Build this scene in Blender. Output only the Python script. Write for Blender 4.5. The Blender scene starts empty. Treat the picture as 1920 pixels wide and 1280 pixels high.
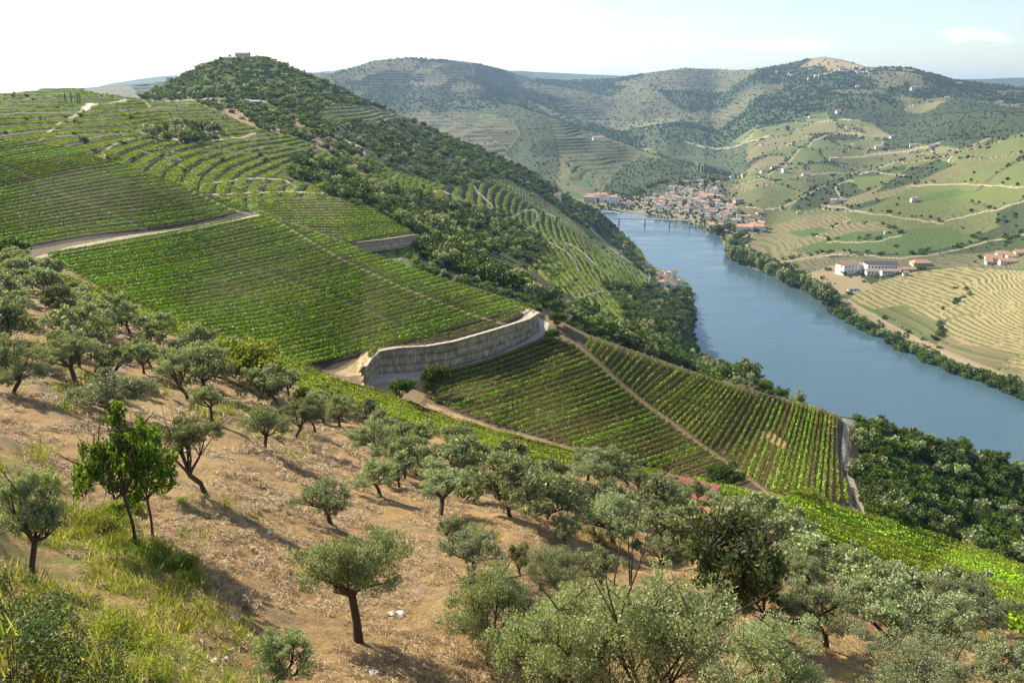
import bpy, math, random, time
import numpy as np
T0 = time.time()
D = bpy.data
SC = bpy.context.scene
COL = SC.collection

# ---------------------------------------------------------------- camera, sky, sun, exposure
PITCH = math.radians(17.4); F = 1500.0; WATER = -240.0      # the camera is the origin; water lies 240 m below it
SUN_AZ = math.radians(-50); SUN_EL = math.radians(36)       # azimuth measured from the view axis (+Y), to the left
cam = D.cameras.new('camera'); camo = D.objects.new('camera', cam); COL.objects.link(camo)
camo.location = (0, 0, 0); camo.rotation_euler = (math.pi/2 - PITCH, 0, 0)
cam.sensor_width = 36; cam.lens = 36*F/1920; cam.clip_start = 0.3; cam.clip_end = 60000
SC.camera = camo
world = D.worlds.new('World'); SC.world = world; world.use_nodes = True
wn = world.node_tree.nodes; wl = world.node_tree.links
bg = wn['Background']
sky = wn.new('ShaderNodeTexSky'); sky.sky_type = 'NISHITA'; sky.sun_disc = False
sky.sun_elevation = SUN_EL; sky.sun_rotation = SUN_AZ
sky.altitude = 300; sky.air_density = 1.0; sky.dust_density = 1.0; sky.ozone_density = 1.0
bg.inputs['Strength'].default_value = 0.10
tc0 = wn.new('ShaderNodeTexCoord'); mp0 = wn.new('ShaderNodeMapping'); mp0.inputs['Scale'].default_value = (9, 9, 46); wl.new(tc0.outputs['Generated'], mp0.inputs[0])
cn = wn.new('ShaderNodeTexNoise'); cn.inputs['Scale'].default_value = 1.0; cn.inputs['Detail'].default_value = 6; cn.inputs['Roughness'].default_value = .55; wl.new(mp0.outputs[0], cn.inputs['Vector'])
cr = wn.new('ShaderNodeValToRGB'); cr.color_ramp.elements[0].position = .56; cr.color_ramp.elements[0].color = (0, 0, 0, 1); cr.color_ramp.elements[1].position = .68; cr.color_ramp.elements[1].color = (.8, .8, .8, 1); wl.new(cn.outputs[0], cr.inputs[0])
cm = wn.new('ShaderNodeMix'); cm.data_type = 'RGBA'; wl.new(cr.outputs[0], cm.inputs[0]); wl.new(sky.outputs[0], cm.inputs[6]); cm.inputs[7].default_value = (9, 9, 9.4, 1)   # small fair-weather clouds
wl.new(cm.outputs[2], bg.inputs['Color'])
sun = D.lights.new('sun', 'SUN'); suno = D.objects.new('sun', sun); COL.objects.link(suno)
sun.energy = 5.0; sun.angle = math.radians(0.5); sun.color = (1.0, 0.91, 0.74)
suno.rotation_euler = (math.pi/2 - SUN_EL, 0, math.pi - SUN_AZ)
SC.view_settings.view_transform = 'Standard'; SC.view_settings.look = 'None'
SC.view_settings.exposure = 0.98; SC.view_settings.gamma = 1.0
cy = SC.cycles
cy.max_bounces = 5; cy.diffuse_bounces = 2; cy.glossy_bounces = 2; cy.transmission_bounces = 3; cy.transparent_max_bounces = 4
cy.volume_bounces = 0; cy.caustics_reflective = False; cy.caustics_refractive = False
cy.use_denoising = True

# ---------------------------------------------------------------- small numpy tools
rng = np.random.default_rng(7)
def hash2(i, j, s):
    n = (i.astype(np.int64)*374761393 + j.astype(np.int64)*668265263 + s*1274126177) & 0xffffffff
    n = ((n ^ (n >> 13))*1274126177) & 0xffffffff
    return ((n ^ (n >> 16)) & 0xffff)/65535.0
def vnoise(x, y, s=0):
    xi = np.floor(x); yi = np.floor(y); fx = x-xi; fy = y-yi
    fx = fx*fx*(3-2*fx); fy = fy*fy*(3-2*fy)
    a = hash2(xi, yi, s); b = hash2(xi+1, yi, s); c = hash2(xi, yi+1, s); d = hash2(xi+1, yi+1, s)
    return (a*(1-fx)+b*fx)*(1-fy)+(c*(1-fx)+d*fx)*fy
def fbm(x, y, s=0, o=4):
    t = 0; a = 1; n = 0
    for k in range(o):
        t = t+a*vnoise(x*2**k+17*k, y*2**k-9*k, s+k); n += a; a *= .5
    return t/n
def tps(pts, vals, lam=1e-5):       # lam: one smoothing value for each point
    P = np.array(pts, float)/1000; n = len(P)
    d2 = ((P[:, None]-P[None])**2).sum(-1)
    K = np.where(d2 > 0, .5*d2*np.log(d2+1e-20), 0)+np.diag(lam*np.ones(n))
    A = np.zeros((n+3, n+3)); A[:n, :n] = K; A[:n, n] = 1; A[:n, n+1:] = P; A[n, :n] = 1; A[n+1:, :n] = P.T
    w = np.linalg.solve(A, np.concatenate([np.array(vals, float), [0, 0, 0]]))
    def f(u, v):
        u = np.asarray(u, float)/1000; v = np.asarray(v, float)/1000
        r = w[n]+w[n+1]*u+w[n+2]*v
        for k in range(n):
            q = (u-P[k, 0])**2+(v-P[k, 1])**2
            r = r+w[k]*.5*q*np.log(q+1e-20)
        return r
    return f
CP, SP = math.cos(PITCH), math.sin(PITCH)
def ray(u, v):
    yu = (640-np.asarray(v, float))/F; x = (np.asarray(u, float)-960)/F
    return x, CP+yu*SP, -SP+yu*CP
def slope_at(u, v):                     # z per metre of horizontal range along the ray
    x, y, z = ray(u, v); return z/np.sqrt(x*x+y*y)
def project(x, y, z):
    d = y*CP-z*SP; up = y*SP+z*CP
    return 960+F*x/d, 640-F*up/d
def sstep(a, b, x):
    t = np.clip((x-a)/(b-a), 0, 1); return t*t*(3-2*t)
def line(pts):
    P = np.array(pts, float)
    return lambda u: np.interp(u, P[:, 0], P[:, 1])

# ---------------------------------------------------------------- the land: range as a function of direction, in layers from front to back
S0 = line([(-600,120),(-200,215),(0,265),(120,278),(250,318),(370,360),(480,398),(600,442),(780,508),(900,548),(1000,580),(1060,606),(1100,626),(1212,665),(1381,724),(1539,766),(1578,782),(1640,790),(1700,806),(1800,838),(1860,856),(1920,880),(2400,1060)])
S1 = line([(-600,185),(0,178),(40,176),(85,170),(130,168),(200,177),(262,184),(290,170),(330,150),(380,125),(430,110),(500,111),(560,136),(600,152),(640,170),(700,194),(800,236),(900,276),(1000,326),(1050,360),(1120,392),(1150,418),(1175,442),(1200,464),(1216,490),(1250,508),(1272,516),(1290,528),(1303,548),(1304,600),(1318,668),(1381,701),(1430,722),(1477,744),(1527,764),(1578,781),(1640,789),(2400,1059)])
S3 = line([(-600,184),(0,177),(560,135),(620,142),(700,116),(760,109),(830,113),(900,122),(950,135),(1000,149),(1060,152),(1150,148),(1220,136),(1280,129),(1340,130),(1400,134),(1480,120),(1515,112),(1545,108),(1580,114),(1625,127),(1700,128),(1740,138),(1790,152),(1860,160),(1920,164),(2400,170)])
S4 = line([(-600,176),(0,176),(165,167),(210,157),(260,150),(300,146),(400,140),(590,138),(640,132),(700,130),(1700,155),(1790,150),(1850,149),(1920,147),(2400,150)])
W = 'w'
C0 = [(-400,1500,7),(960,1500,13),(2300,1500,20),(0,1500,6),(-400,1280,9),(0,1280,10),(250,1280,14),(500,1280,18),(960,1280,21.5),(1440,1280,28),(1920,1280,38),(2300,1280,46),
 (-300,1000,18),(60,1100,23),(270,1030,29),(675,1195,22.5),(380,920,37),(960,1000,41),(1440,1060,52),(1920,1180,60),(1920,1080,100),(2200,1180,110),(1400,945,84),(1640,975,112),
 (1100,880,85),(900,830,90),(700,765,88),(480,800,62),(250,800,52),(20,735,56),(-300,760,48),(300,690,80),(0,620,85),(0,560,108),(-300,520,130),(100,560,112),(0,500,145),(200,620,100),
 (500,700,105),(100,500,172),(330,600,158),(600,694,148),(690,735,143),(800,775,135),(950,830,122),(1100,852,124),(1250,900,124),(1400,925,130),(1620,972,136),(1750,1000,150),(1920,1060,165),
 (560,655,142),
 (0,265,290),(-300,190,340),(250,318,262),(480,400,232),(650,458,212),(780,506,200),(1000,580,186),(0,400,235),(250,450,205),(400,560,172),(600,570,172),(800,610,165),(700,640,158),
 (850,652,160),(950,640,166),(1007,602,173),(1060,612,174),(900,720,144),(1000,760,138),(1212,668,176),(1100,700,154),(1381,726,178),(1300,820,140),(1539,768,184),(1580,785,180),(1500,850,156),(1600,900,150),
 (1700,806,212),(1860,856,235),(1920,880,245),(2300,1020,270),(1750,900,175),(1920,960,200),(2300,1120,190)]
C1 = [(-400,170,700),(0,178,760),(130,168,800),(-400,215,450),(0,262,395),(0,230,480),(250,312,370),(130,230,520),(250,260,440),(230,200,640),(160,205,620),
 (480,392,318),(350,320,385),(350,280,470),(480,330,440),(600,430,300),(780,500,290),(650,380,370),(770,435,335),(700,480,292),(600,350,450),(500,260,600),(600,290,600),(380,220,680),(400,195,820),
 (480,196,830),(300,192,830),(262,186,850),(700,330,560),(600,240,760),(560,200,830),(700,250,850),(440,106,1120),(350,145,1040),(550,150,1060),(640,172,1100),(700,194,1150),
 (800,236,1150),(900,276,1160),(1000,326,1200),(1050,360,1260),(1120,392,1330),(800,300,900),(900,340,800),(850,400,560),(760,400,480),(1000,420,780),(950,460,520),(850,470,420),(900,545,282),(1000,577,275),
 (1050,500,580),(1000,540,370),(1100,450,860),(1150,520,700),(1100,600,390),(1060,605,300),(1150,420,W),(1175,445,W),(1200,466,W),(1216,492,W),(1250,510,W),(1290,530,W),(1300,560,W),(1303,610,W),(1318,668,W),(1200,590,560),(1250,630,580),(1220,662,330),(1300,690,330),
 (1200,655,340),(1381,722,235),(1381,702,320),(1477,746,260),(1539,765,200),(1578,781,185),(1150,635,330),(1240,548,('z',-224)),(1215,525,900),(1280,640,700)]
BANK = [(1128,396),(1163,400),(1226,408),(1261,416),(1288,422),(1330,435),(1349,443),(1357,460),(1365,487),(1400,503),(1447,520),(1513,553),(1555,580),(1597,610),(1697,660),(1780,697),(1880,730),(1920,750),(2400,930)]
C2 = [(u,v,W) for u, v in BANK]+[(1060,385,W),(1100,393,W),(1000,372,1900),
 (2300,700,('z',-215)),(1920,690,('z',-236)),(1780,640,('z',-234)),(1640,590,('z',-236)),(1560,545,('z',-236)),(1640,520,('z',-227)),(1900,640,('z',-228)),(1900,560,('z',-214)),(1900,490,('z',-206)),(1700,450,('z',-205)),(1500,450,('z',-229)),(1450,420,('z',-229)),
 (1450,500,('z',-236)),(1920,400,('z',-172)),(1600,385,('z',-195)),(1800,360,('z',-165)),(1700,335,('z',-162)),(1920,320,('z',-122)),(2300,330,('z',-90)),(1920,258,1750),(2300,230,1800),(1800,285,1750),(1680,305,1900),(1560,345,1900),
 (1600,270,2700),(1920,236,2700),(1400,300,2750),(1500,230,3400),(1700,230,3200),(1850,195,3700),(1545,108,5200),(1700,128,4500),(1790,152,4700),(1920,164,4900),(2300,168,5000),(1400,134,5500),(1280,129,5900),
 (1300,230,4000),(1400,180,4500),(1060,152,6000),(1150,200,4900),(1150,250,3900),(1220,252,3700),(1250,275,3250),(1330,300,2950),(1150,262,3600),(1300,370,('z',-216)),(1340,346,('z',-204)),(1230,395,('z',-232)),(1150,388,('z',-236)),(1100,375,('z',-232)),(1420,350,('z',-196)),(1500,330,('z',-185)),
 (1380,338,2300),(1300,350,2080),(1200,366,1990),(1080,340,2120),(960,290,2600),(1100,300,2450),(1200,320,2350),(900,250,2850),(1000,230,3000),(1180,285,2750),(1300,322,2480),(1060,250,2900),(800,220,3200),(850,170,4100),(700,160,3800),
 (700,116,4600),(760,109,4900),(830,113,5000),(900,122,5200),(1000,149,5700),(650,185,3500),(620,142,4300),(560,135,4400),(500,200,3400),(900,330,2250),(700,260,3000)]
S2 = line([(600,150),(860,185),(960,203),(1050,236),(1180,278),(1300,316),(1380,334),(1440,345)])
SP2 = line([(1450,372),(1560,345),(1680,303),(1800,280),(1920,250),(2400,180)])
J2 = lambda u, v: (1+.26*sstep(0, 2, S2(u)-v)*sstep(820, 1000, u)*(1-sstep(1330, 1430, u)))*(1+.22*sstep(0, 2, SP2(u)-v)*sstep(1500, 1700, u))
def mk(Cp, lam, J=None):
    p = []; val = []; lm = []
    for u, v, r in Cp:
        lm.append(lam if not isinstance(r, (str, tuple)) else 1e-5 if r == W else lam/20)
        if r == W: r = WATER/slope_at(u, v)
        elif isinstance(r, tuple): r = r[1]/slope_at(u, v)
        p.append((u, v)); val.append(math.log(r/(float(J(np.float64(u), np.float64(v))) if J else 1)))
    return tps(p, val, np.array(lm))
f0, f1, f2 = mk(C0, 8e-3), mk(C1, 8e-3), mk(C2, 3e-3, J2)
WT = line([(660,706),(677,702),(695,675),(712,660),(747,654),(800,651),(852,642),(927,620),(990,600),(1007,588),(1030,590)])   # top and foot of the long retaining wall
WB = line([(660,706),(686,725),(707,699),(745,697),(795,692),(840,687),(915,667),(985,636),(1007,618),(1030,600)])
def R0(u, v):
    wt, wb = WT(u), WB(u); right = 1-sstep(1007, 1032, u); loc = sstep(668, 690, u)*right
    A = sstep(520, 720, u)*right; t = sstep(0, 80, wt-v); hw = np.maximum(wb-wt, 0); hs = line([(660,32),(690,32),(1007,30),(1030,8)])(u)
    h = np.where(v < wt, hw*loc*(1-t)+hs*A*t, hw*loc)
    sh = np.where(v < wt, h*(1-sstep(-20, 210, wt-v)), np.where(v < wb, h*(v-wb)/(wt-wb-1e-9), 0))
    crest = 1+.13*(1-sstep(-2, 26, v-S0(u)))*(1-sstep(960, 1040, u))          # the crest rounds over towards the sun
    return np.exp(f0(u, v+sh))*crest
def R1(u, v):
    j = 1+.16*sstep(0, 3, line([(140,176),(200,186),(262,194),(420,200)])(u)-v)*sstep(150, 190, u)*(1-sstep(300, 400, u))
    return np.exp(f1(u, v))*j
def inwater(u, v):
    b = line([(1100,394)]+BANK)(u); l = S1(u)
    return (v > b) & (u > 1100)
def R2(u, v):
    r = np.exp(f2(u, v))
    r = r*J2(u, v)
    s = slope_at(u, v)
    zr = r*s
    lo = (WATER-4)/np.minimum(s, -1e-4)
    return np.where(inwater(u, v), lo, r)
NC = 1500; TH = np.radians(np.linspace(-43, 43, NC)); TT = np.tan(TH)[:, None]
def u_on(v): return 960+F*TT*(CP+(640-v)/F*SP)
def bound(S):
    v = np.full((NC, 1), 400.)
    for _ in range(40): v = .5*v+.5*S(u_on(v))
    return v
b0 = bound(S0); b1 = np.minimum(bound(S1), b0-.02); b3 = np.minimum(bound(S3), b1-.02); b4 = np.minimum(bound(S4), b3-.02)
def rows(a, b, n, p=1.0): return a+(b-a)*(np.linspace(0, 1, n)[None]**p)
RL, VL, LL = [], [], []
def add(v, r, lay):
    RL.append(r); VL.append(v); LL.append(np.full(v.shape, lay))
v = rows(np.full((NC, 1), 1500.), b0, 760); add(v, R0(u_on(v), v), 0)
v = rows(b0-.01, b1, 460); add(v, R1(u_on(v), v), 1)
v = rows(b1-.01, b3, 470); add(v, R2(u_on(v), v), 2)
v = rows(b3-.01, b4, 14); add(v, 8500+0*v+(b3-v)*30, 4)
def gap(i, n, k):                       # hidden ground between two layers: a chord along the line of sight that sags below it
    r1 = RL[i][:, -1:]; r2 = np.maximum(RL[i+1][:, :1], r1*1.001); z1 = r1*slope_at(u_on(VL[i][:, -1:]), VL[i][:, -1:]); z2 = r2*slope_at(u_on(VL[i+1][:, :1]), VL[i+1][:, :1])
    s = np.linspace(0, 1, n+2)[1:-1][None]
    return r1+(r2-r1)*s, z1+(z2-z1)*s-k*4*s*(1-s)*np.minimum(r2-r1, 1500), np.repeat(VL[i][:, -1:], n, 1)
mono = lambda r, lo: np.maximum.accumulate(np.maximum(r, lo), axis=1)
RL[0] = mono(RL[0], 0)
for i in range(1, 4): RL[i] = mono(RL[i], RL[i-1][:, -1:]*1.0005)
Rs, Zs, Vs, Ls = [], [], [], []
n0 = 14                                  # ground under and behind the lowest line of sight
s = np.linspace(.02, 1, n0+1)[:-1][None]; r1 = RL[0][:, :1]; z1 = r1*slope_at(u_on(VL[0][:, :1]), VL[0][:, :1])
Rs.append(r1*s); Zs.append(-1.9+(z1+1.9)*s**.8); Vs.append(np.full((NC, n0), 1500.)); Ls.append(np.full((NC, n0), -1))
for i in range(4):
    Rs.append(RL[i]); Zs.append(RL[i]*slope_at(u_on(VL[i]), VL[i])); Vs.append(VL[i]); Ls.append(LL[i])
    if i < 3:
        r, z, v = gap(i, 12, .07); Rs.append(r); Zs.append(z); Vs.append(v); Ls.append(np.full(r.shape, -1))
rl = Rs[-1][:, -1:]; zl = Zs[-1][:, -1:]
Rs.append(np.concatenate([rl*1.1, rl*1.5, rl*1.5+9000], 1)); Zs.append(np.concatenate([zl-80, zl-200, zl-300], 1)); Vs.append(np.full((NC, 3), 100.)); Ls.append(np.full((NC, 3), -1))
RR = np.concatenate(Rs, 1); ZZ = np.concatenate(Zs, 1); VV = np.concatenate(Vs, 1); LA = np.concatenate(Ls, 1); NR = RR.shape[1]
UU = u_on(VV)
XX = RR*np.sin(TH)[:, None]; YY = RR*np.cos(TH)[:, None]
# ---------------------------------------------------------------- relief and land cover
def inpoly(P, u, v):
    P = np.array(P, float); out = np.zeros(u.shape, bool)
    m = (u >= P[:, 0].min()) & (u <= P[:, 0].max()) & (v >= P[:, 1].min()) & (v <= P[:, 1].max())
    uu = u[m]; vv = v[m]; c = np.zeros(uu.shape, bool)
    x2, y2 = P[-1]
    for x1, y1 in P:
        if y1 != y2: c ^= ((y1 > vv) != (y2 > vv)) & (uu < (x2-x1)*(vv-y1)/(y2-y1)+x1)
        x2, y2 = x1, y1
    out[m] = c; return out
def nearline(P, u, v, w):               # within w pixels of a polyline drawn on the land
    out = np.zeros(u.shape, bool)
    for (x1, y1), (x2, y2) in zip(P[:-1], P[1:]):
        m = (u > min(x1, x2)-w) & (u < max(x1, x2)+w) & (v > min(y1, y2)-w) & (v < max(y1, y2)+w)
        uu = u[m]; vv = v[m]; dx, dy = x2-x1, y2-y1
        t = np.clip(((uu-x1)*dx+(vv-y1)*dy)/(dx*dx+dy*dy), 0, 1)
        out[m] |= np.hypot((uu-x1-t*dx)*.8, vv-y1-t*dy) < w*.6
    return out
def soft(P, amp=1.2):                   # rounds the bends of a track
    P = np.array(P, float)
    for _ in range(3):
        Q = [P[0]]
        for a, b_ in zip(P[:-1], P[1:]): Q += [a*.75+b_*.25, a*.25+b_*.75]
        P = np.array(Q+[P[-1]])
    P[:, 1] += amp*(vnoise(P[:, 0]/14, P[:, 1]/14, 5)-.5)*2
    return [tuple(q) for q in P]
# relief: folds of the far hills, fading near the water
far = sstep(1400, 2600, RR); mid = sstep(330, 700, RR)*(LA != 0)
dry = np.clip((ZZ-WATER)/25, 0, 1)
rg = lambda x, y, s: 1-2*np.abs(fbm(x, y, s, 3)-.5)*1.6
qx = XX*.8+YY*.6; qy = YY*.8-XX*.6
fold = (rg(qx/620, qy/1500, 11)-.6)*75*far*sstep(-240, -60, ZZ)+(rg(XX/260, YY/420, 21)-.6)*20*far
fold = fold+(fbm(XX/90, YY/90, 31)-.5)*6*mid*(1-.4*far)
edge = np.zeros_like(RR)
ZZ = ZZ+fold*dry*(LA != 4)*np.where(LA == 2, sstep(-2, 30, VV-S3(UU)), 1)
ZZ = ZZ+np.where(LA == 4, (fbm(XX/900, YY/900, 5)-.5)*60, 0)
nearb = (1-sstep(60, 160, RR))*(LA <= 0)
ZZ = ZZ+nearb*sstep(3, 12, RR)*((fbm(XX/3.1, YY/3.1, 41)-.5)*.55+(fbm(XX/.7, YY/.7, 43)-.5)*.16)
BED = inwater(UU, VV) & (LA == 2)
ZZ = np.where(BED, WATER-4, ZZ); ZZ = np.where((LA == 2) & ~BED, np.maximum(ZZ, WATER+.4), ZZ)

COLR = np.zeros(RR.shape+(3,)); SO = np.zeros(RR.shape); DEN = np.zeros(RR.shape); STR = np.zeros(RR.shape); GRN = np.zeros(RR.shape)
TDZ = np.zeros(RR.shape); TSO = np.zeros(RR.shape+(3,)); TVI = np.zeros(RR.shape+(3,)); DRYT = np.zeros(RR.shape)
def cover(m, col, den=0., dz=0., soil=None, vine=None, so=0., dark=0.):
    COLR[m] = col; DEN[m] = den; TDZ[m] = dz; SO[m] = so; DRYT[m] = dark
    if dz: TSO[m] = soil or (.20, .145, .085); TVI[m] = vine or (.085, .115, .028)
SOIL = (.32, .20, .085); VG = (.036, .029, .015); SCR = (.045, .06, .022); ROAD = (.46, .385, .28); TAN = (.34, .255, .145); OLV = (.17, .15, .07)
L0m = (LA <= 0); L1m = LA == 1; L2m = LA == 2; L4m = LA == 4
cover(L0m, SOIL, so=1)
cover(L1m, (.14,.16,.05), dz=1.9, soil=(.085,.070,.036), vine=(.11,.16,.025))
cover(L1m & inpoly([(820,330),(930,345),(1100,440),(1160,490),(1240,520),(1340,600),(1340,720),(1200,650),(1060,600),(900,540),(880,470),(820,400)], UU, VV), (.10,.11,.04), dz=4.6, soil=(.085,.068,.04), vine=(.10,.15,.025))
cover(L4m, (.07, .09, .05))
# parcels over the far hills: jittered cells, each with its own crop
def cells(x, y, s, seed):
    ci = np.floor(x/s); cj = np.floor(y/s); best = np.full(x.shape, 1e9); b2 = best.copy(); idd = np.zeros(x.shape)
    for di in (-1, 0, 1):
        for dj in (-1, 0, 1):
            i = ci+di; j = cj+dj; px = (i+.15+.7*hash2(i, j, seed))*s; py = (j+.15+.7*hash2(i, j, seed+1))*s
            d = np.hypot(x-px, y-py); k = hash2(i, j, seed+2); m = d < best
            b2 = np.where(m, best, np.minimum(b2, d)); idd = np.where(m, k, idd); best = np.where(m, d, best)
    return idd, b2-best
wx = XX+60*(fbm(XX/150, YY/150, 71)-.5); wy = (YY+60*(fbm(XX/150, YY/150, 75)-.5))*.62
cid, ced = cells(wx, wy, 120, 91)
cid2, _ = cells(wx, wy, 430, 191)
near2 = L2m & (RR < 3400)
sc = .5*cid+.5*cid2
TER = [((.13, .125, .05), 2.2, (.17, .135, .065), (.085, .12, .03)), ((.11, .14, .04), 2.0, (.15, .135, .06), (.075, .13, .025)), ((.17, .14, .07), 2.4, (.22, .17, .09), (.11, .13, .04))]
cover(near2, SCR, den=.004)
for k, (lo, hi) in enumerate(((.0, .22), (.22, .5), (.5, .66))):
    c, dz, so_, vi_ = TER[k]; cover(near2 & (sc >= lo) & (sc < hi), c, dz=dz, soil=so_, vine=vi_, den=.00012)
cover(near2 & (sc > .46) & (sc < .53), (.10, .135, .035), den=.0002, dz=1.8, soil=(.15,.145,.06), vine=(.08,.13,.025))
cover(near2 & (ced < 5) & (sc < .75), (.09, .09, .04), den=.014)
cover(near2 & (ced < 1.6) & (sc < .75) & (cid > .5), ROAD)
ff = L2m & (RR >= 3400)
cf, ce = cells(wx, wy, 300, 291); fo = fbm(XX/500, YY/700, 301)
cover(ff, (.05, .072, .028), den=.006)
cover(ff & (fo > .455) & (cf > .3), (.11, .115, .05), den=.0009, dz=14, soil=(.14, .125, .06), vine=(.07, .09, .035))
cover(ff & (fo > .50) & (cf > .88), (.15, .14, .07), den=.0008)
near3 = L2m & (UU < 1330) & (RR >= 2000)
SCM = []
def scrub(layer, P, den, col=SCR):
    cover(layer & inpoly(P, UU, VV), col, den=den)
def terr(layer, P, dz, col, soil=None, vine=None, den=0., dark=0.):
    cover(layer & inpoly(P, UU, VV), col, dz=dz, soil=soil, vine=vine, den=den, dark=dark)
cover(L2m & inpoly([(1180,235),(1260,240),(1400,270),(1400,330),(1300,310),(1200,275)], UU, VV), (.06,.08,.03), den=.003)
# the spur above the town and the slopes behind it
terr(L2m, [(600,150),(860,185),(960,203),(1050,236),(1180,278),(1300,316),(1380,334),(1200,372),(1060,374),(700,300)], 8, OLV, (.11,.105,.045), (.055,.09,.025), den=.0005)
terr(L2m, [(780,200),(860,225),(900,250),(985,300),(930,310),(760,260)], 11, (.12,.115,.055), (.15,.13,.065), (.08,.10,.038), den=.0006)
scrub(L2m, [(600,150),(760,150),(960,190),(1030,236),(1050,300),(1040,350),(1000,330),(945,290),(975,260),(960,225),(880,205),(700,200)], .0022)
scrub(L2m, [(1125,368),(1150,320),(1200,290),(1260,308),(1372,336),(1300,352),(1250,362),(1180,374)], .0035)
scrub(L2m, [(1545,205),(1640,180),(1700,215),(1780,205),(1920,215),(1920,248),(1800,276),(1700,275),(1620,240),(1560,235)], .0030)
scrub(L2m, [(1480,392),(1520,350),(1580,335),(1700,308),(1690,330),(1620,365),(1540,388),(1500,398)], .004)
scrub(L2m, [(1640,365),(1680,325),(1760,300),(1790,310),(1700,350)], .004)
cover(L2m & inpoly([(1500,125),(1530,108),(1545,106),(1630,128),(1560,142)], UU, VV), (.30,.23,.12), den=.0002)
for P in ([(1585,402),(1640,385),(1700,357),(1800,362),(1875,357),(1800,386),(1700,412),(1600,418)], [(1700,350),(1780,345),(1830,352),(1780,360),(1720,364)], [(1580,335),(1640,330),(1700,318),(1660,345),(1620,362)]):
    cover(L2m & inpoly(P, UU, VV), (.12, .15, .035), den=.0001, dz=1.5, soil=(.13,.13,.045), vine=(.09,.14,.025))
for P in ([(1480,470),(1600,435),(1780,425),(1835,452),(1700,477),(1560,470),(1510,478)], [(1690,375),(1790,355),(1830,360),(1770,372),(1720,382)], [(1440,440),(1540,425),(1560,432),(1470,452)]):
    cover(L2m & inpoly(P, UU, VV), (.07, .13, .025), den=.0001, dz=1.5, soil=(.10,.125,.04), vine=(.05,.12,.018))
terr(L2m, [(1395,440),(1450,425),(1500,445),(1480,470),(1560,485),(1620,480),(1560,500),(1460,490),(1410,470)], 1.0, OLV, (.24,.19,.10), (.10,.13,.03))
terr(L2m, [(1460,492),(1600,482),(1920,470),(1920,505),(1690,500),(1560,510),(1500,515)], 1.2, OLV, (.17,.14,.08), (.07,.10,.03), den=.0004)
PALE = ((.27, .21, .11), (.34, .26, .13), (.09, .125, .03))
for P, dz in (([(1590,560),(1640,530),(1700,512),(1800,500),(1920,508),(1920,596),(1800,585),(1760,600),(1690,572),(1640,580)], 1.15), ([(1755,612),(1800,592),(1920,578),(1920,665),(1870,655),(1800,645)], 1.15), ([(1880,680),(1920,662),(2100,660),(2100,720),(1920,700)], 1.15), ([(1700,580),(1755,605),(1800,590),(1920,575),(1920,570),(1780,575)], 1.2)):
    terr(L2m, P, dz, *PALE)
cover(L2m & nearline([(1545,560),(1600,575),(1690,625),(1780,665),(1880,705),(1920,718)], UU, VV, 10), (.27, .21, .12), den=.003)
cover(L2m & inpoly([(1510,515),(1560,498),(1600,505),(1640,540),(1580,552),(1530,545)], UU, VV), (.28, .22, .12), den=.002)
BK = line([(1100,394)]+BANK)
cover(L2m & (VV > BK(UU)-14) & (UU > 1350), (.16, .15, .07), den=.012)
cover(L2m & (VV > BK(UU)-4) & (UU > 1350), (.30, .25, .15))
cover(L2m & inpoly([(1120,390),(1190,402),(1260,414),(1330,430),(1400,450),(1440,430),(1380,395),(1360,370),(1350,345),(1290,345),(1230,370),(1120,362)], UU, VV), (.20, .18, .11), den=.010)
RD2 = [[(1385,440),(1400,460),(1410,488),(1430,500)],[(1430,500),(1500,525),(1560,548),(1620,578),(1700,628),(1790,672),(1920,722)],[(1550,455),(1640,452),(1690,440)],[(1580,378),(1560,350),(1600,340)],[(1400,390),(1450,395),(1500,372),(1545,352)],
 [(1620,478),(1700,486),(1780,470),(1850,455),(1920,440)],[(1450,492),(1530,480),(1600,478)],[(1700,352),(1790,345),(1920,352)],[(1540,385),(1620,400),(1700,410),(1760,420)],[(1760,420),(1860,395),(1920,378)],[(1580,300),(1700,290),(1760,270)],[(1780,545),(1830,548),(1760,590)],[(1620,258),(1560,250),(1480,300),(1440,330)],[(1500,330),(1620,320),(1700,330)],[(1280,265),(1340,280),(1440,262)]]
for P in RD2: cover(L2m & nearline(soft(P, 2.), UU, VV, 1.7), (.33, .27, .18))
for P in RD2[:13]:
    Q = [(a, b_-4) for a, b_ in soft(P, 2.)]; mm_ = L2m & nearline(Q, UU, VV, 3.2) & (vnoise(XX/25, YY/25, 61) > .35); DEN[mm_] = .012
cover(L2m & inpoly([(1560,235),(1580,224),(1620,226),(1612,238),(1590,242)], UU, VV), (.42, .34, .2))
DEN[L2m & (UU < 600)] = 0
# middle land
terr(L1m, [(0,180),(130,166),(200,176),(262,184),(240,192),(180,196),(150,205),(0,205)], 2.0, (.12,.16,.04), (.12,.13,.05), (.09,.15,.03))
cover(L1m & inpoly([(-400,200),(0,200),(160,205),(240,240),(262,262),(130,235),(75,262),(-400,262)], UU, VV), OLV, dz=2.4, soil=(.12,.10,.045), vine=(.12,.17,.03))
scrub(L1m, [(255,186),(262,180),(330,145),(430,100),(500,105),(560,130),(640,165),(700,190),(745,212),(690,196),(622,195),(590,218),(560,240),(520,205),(500,192)], .024)
terr(L1m, [(590,220),(622,195),(693,196),(760,222),(735,232),(615,222)], 3.2, OLV, (.22,.17,.09), (.10,.13,.04))
scrub(L1m, [(600,228),(730,232),(760,220),(800,230),(900,270),(1000,320),(1060,365),(1120,392),(1165,436),(1120,425),(1097,413),(1040,393),(1017,373),(957,337),(873,337),(853,353),(797,337),(740,317),(690,293),(640,267)], .012)
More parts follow.
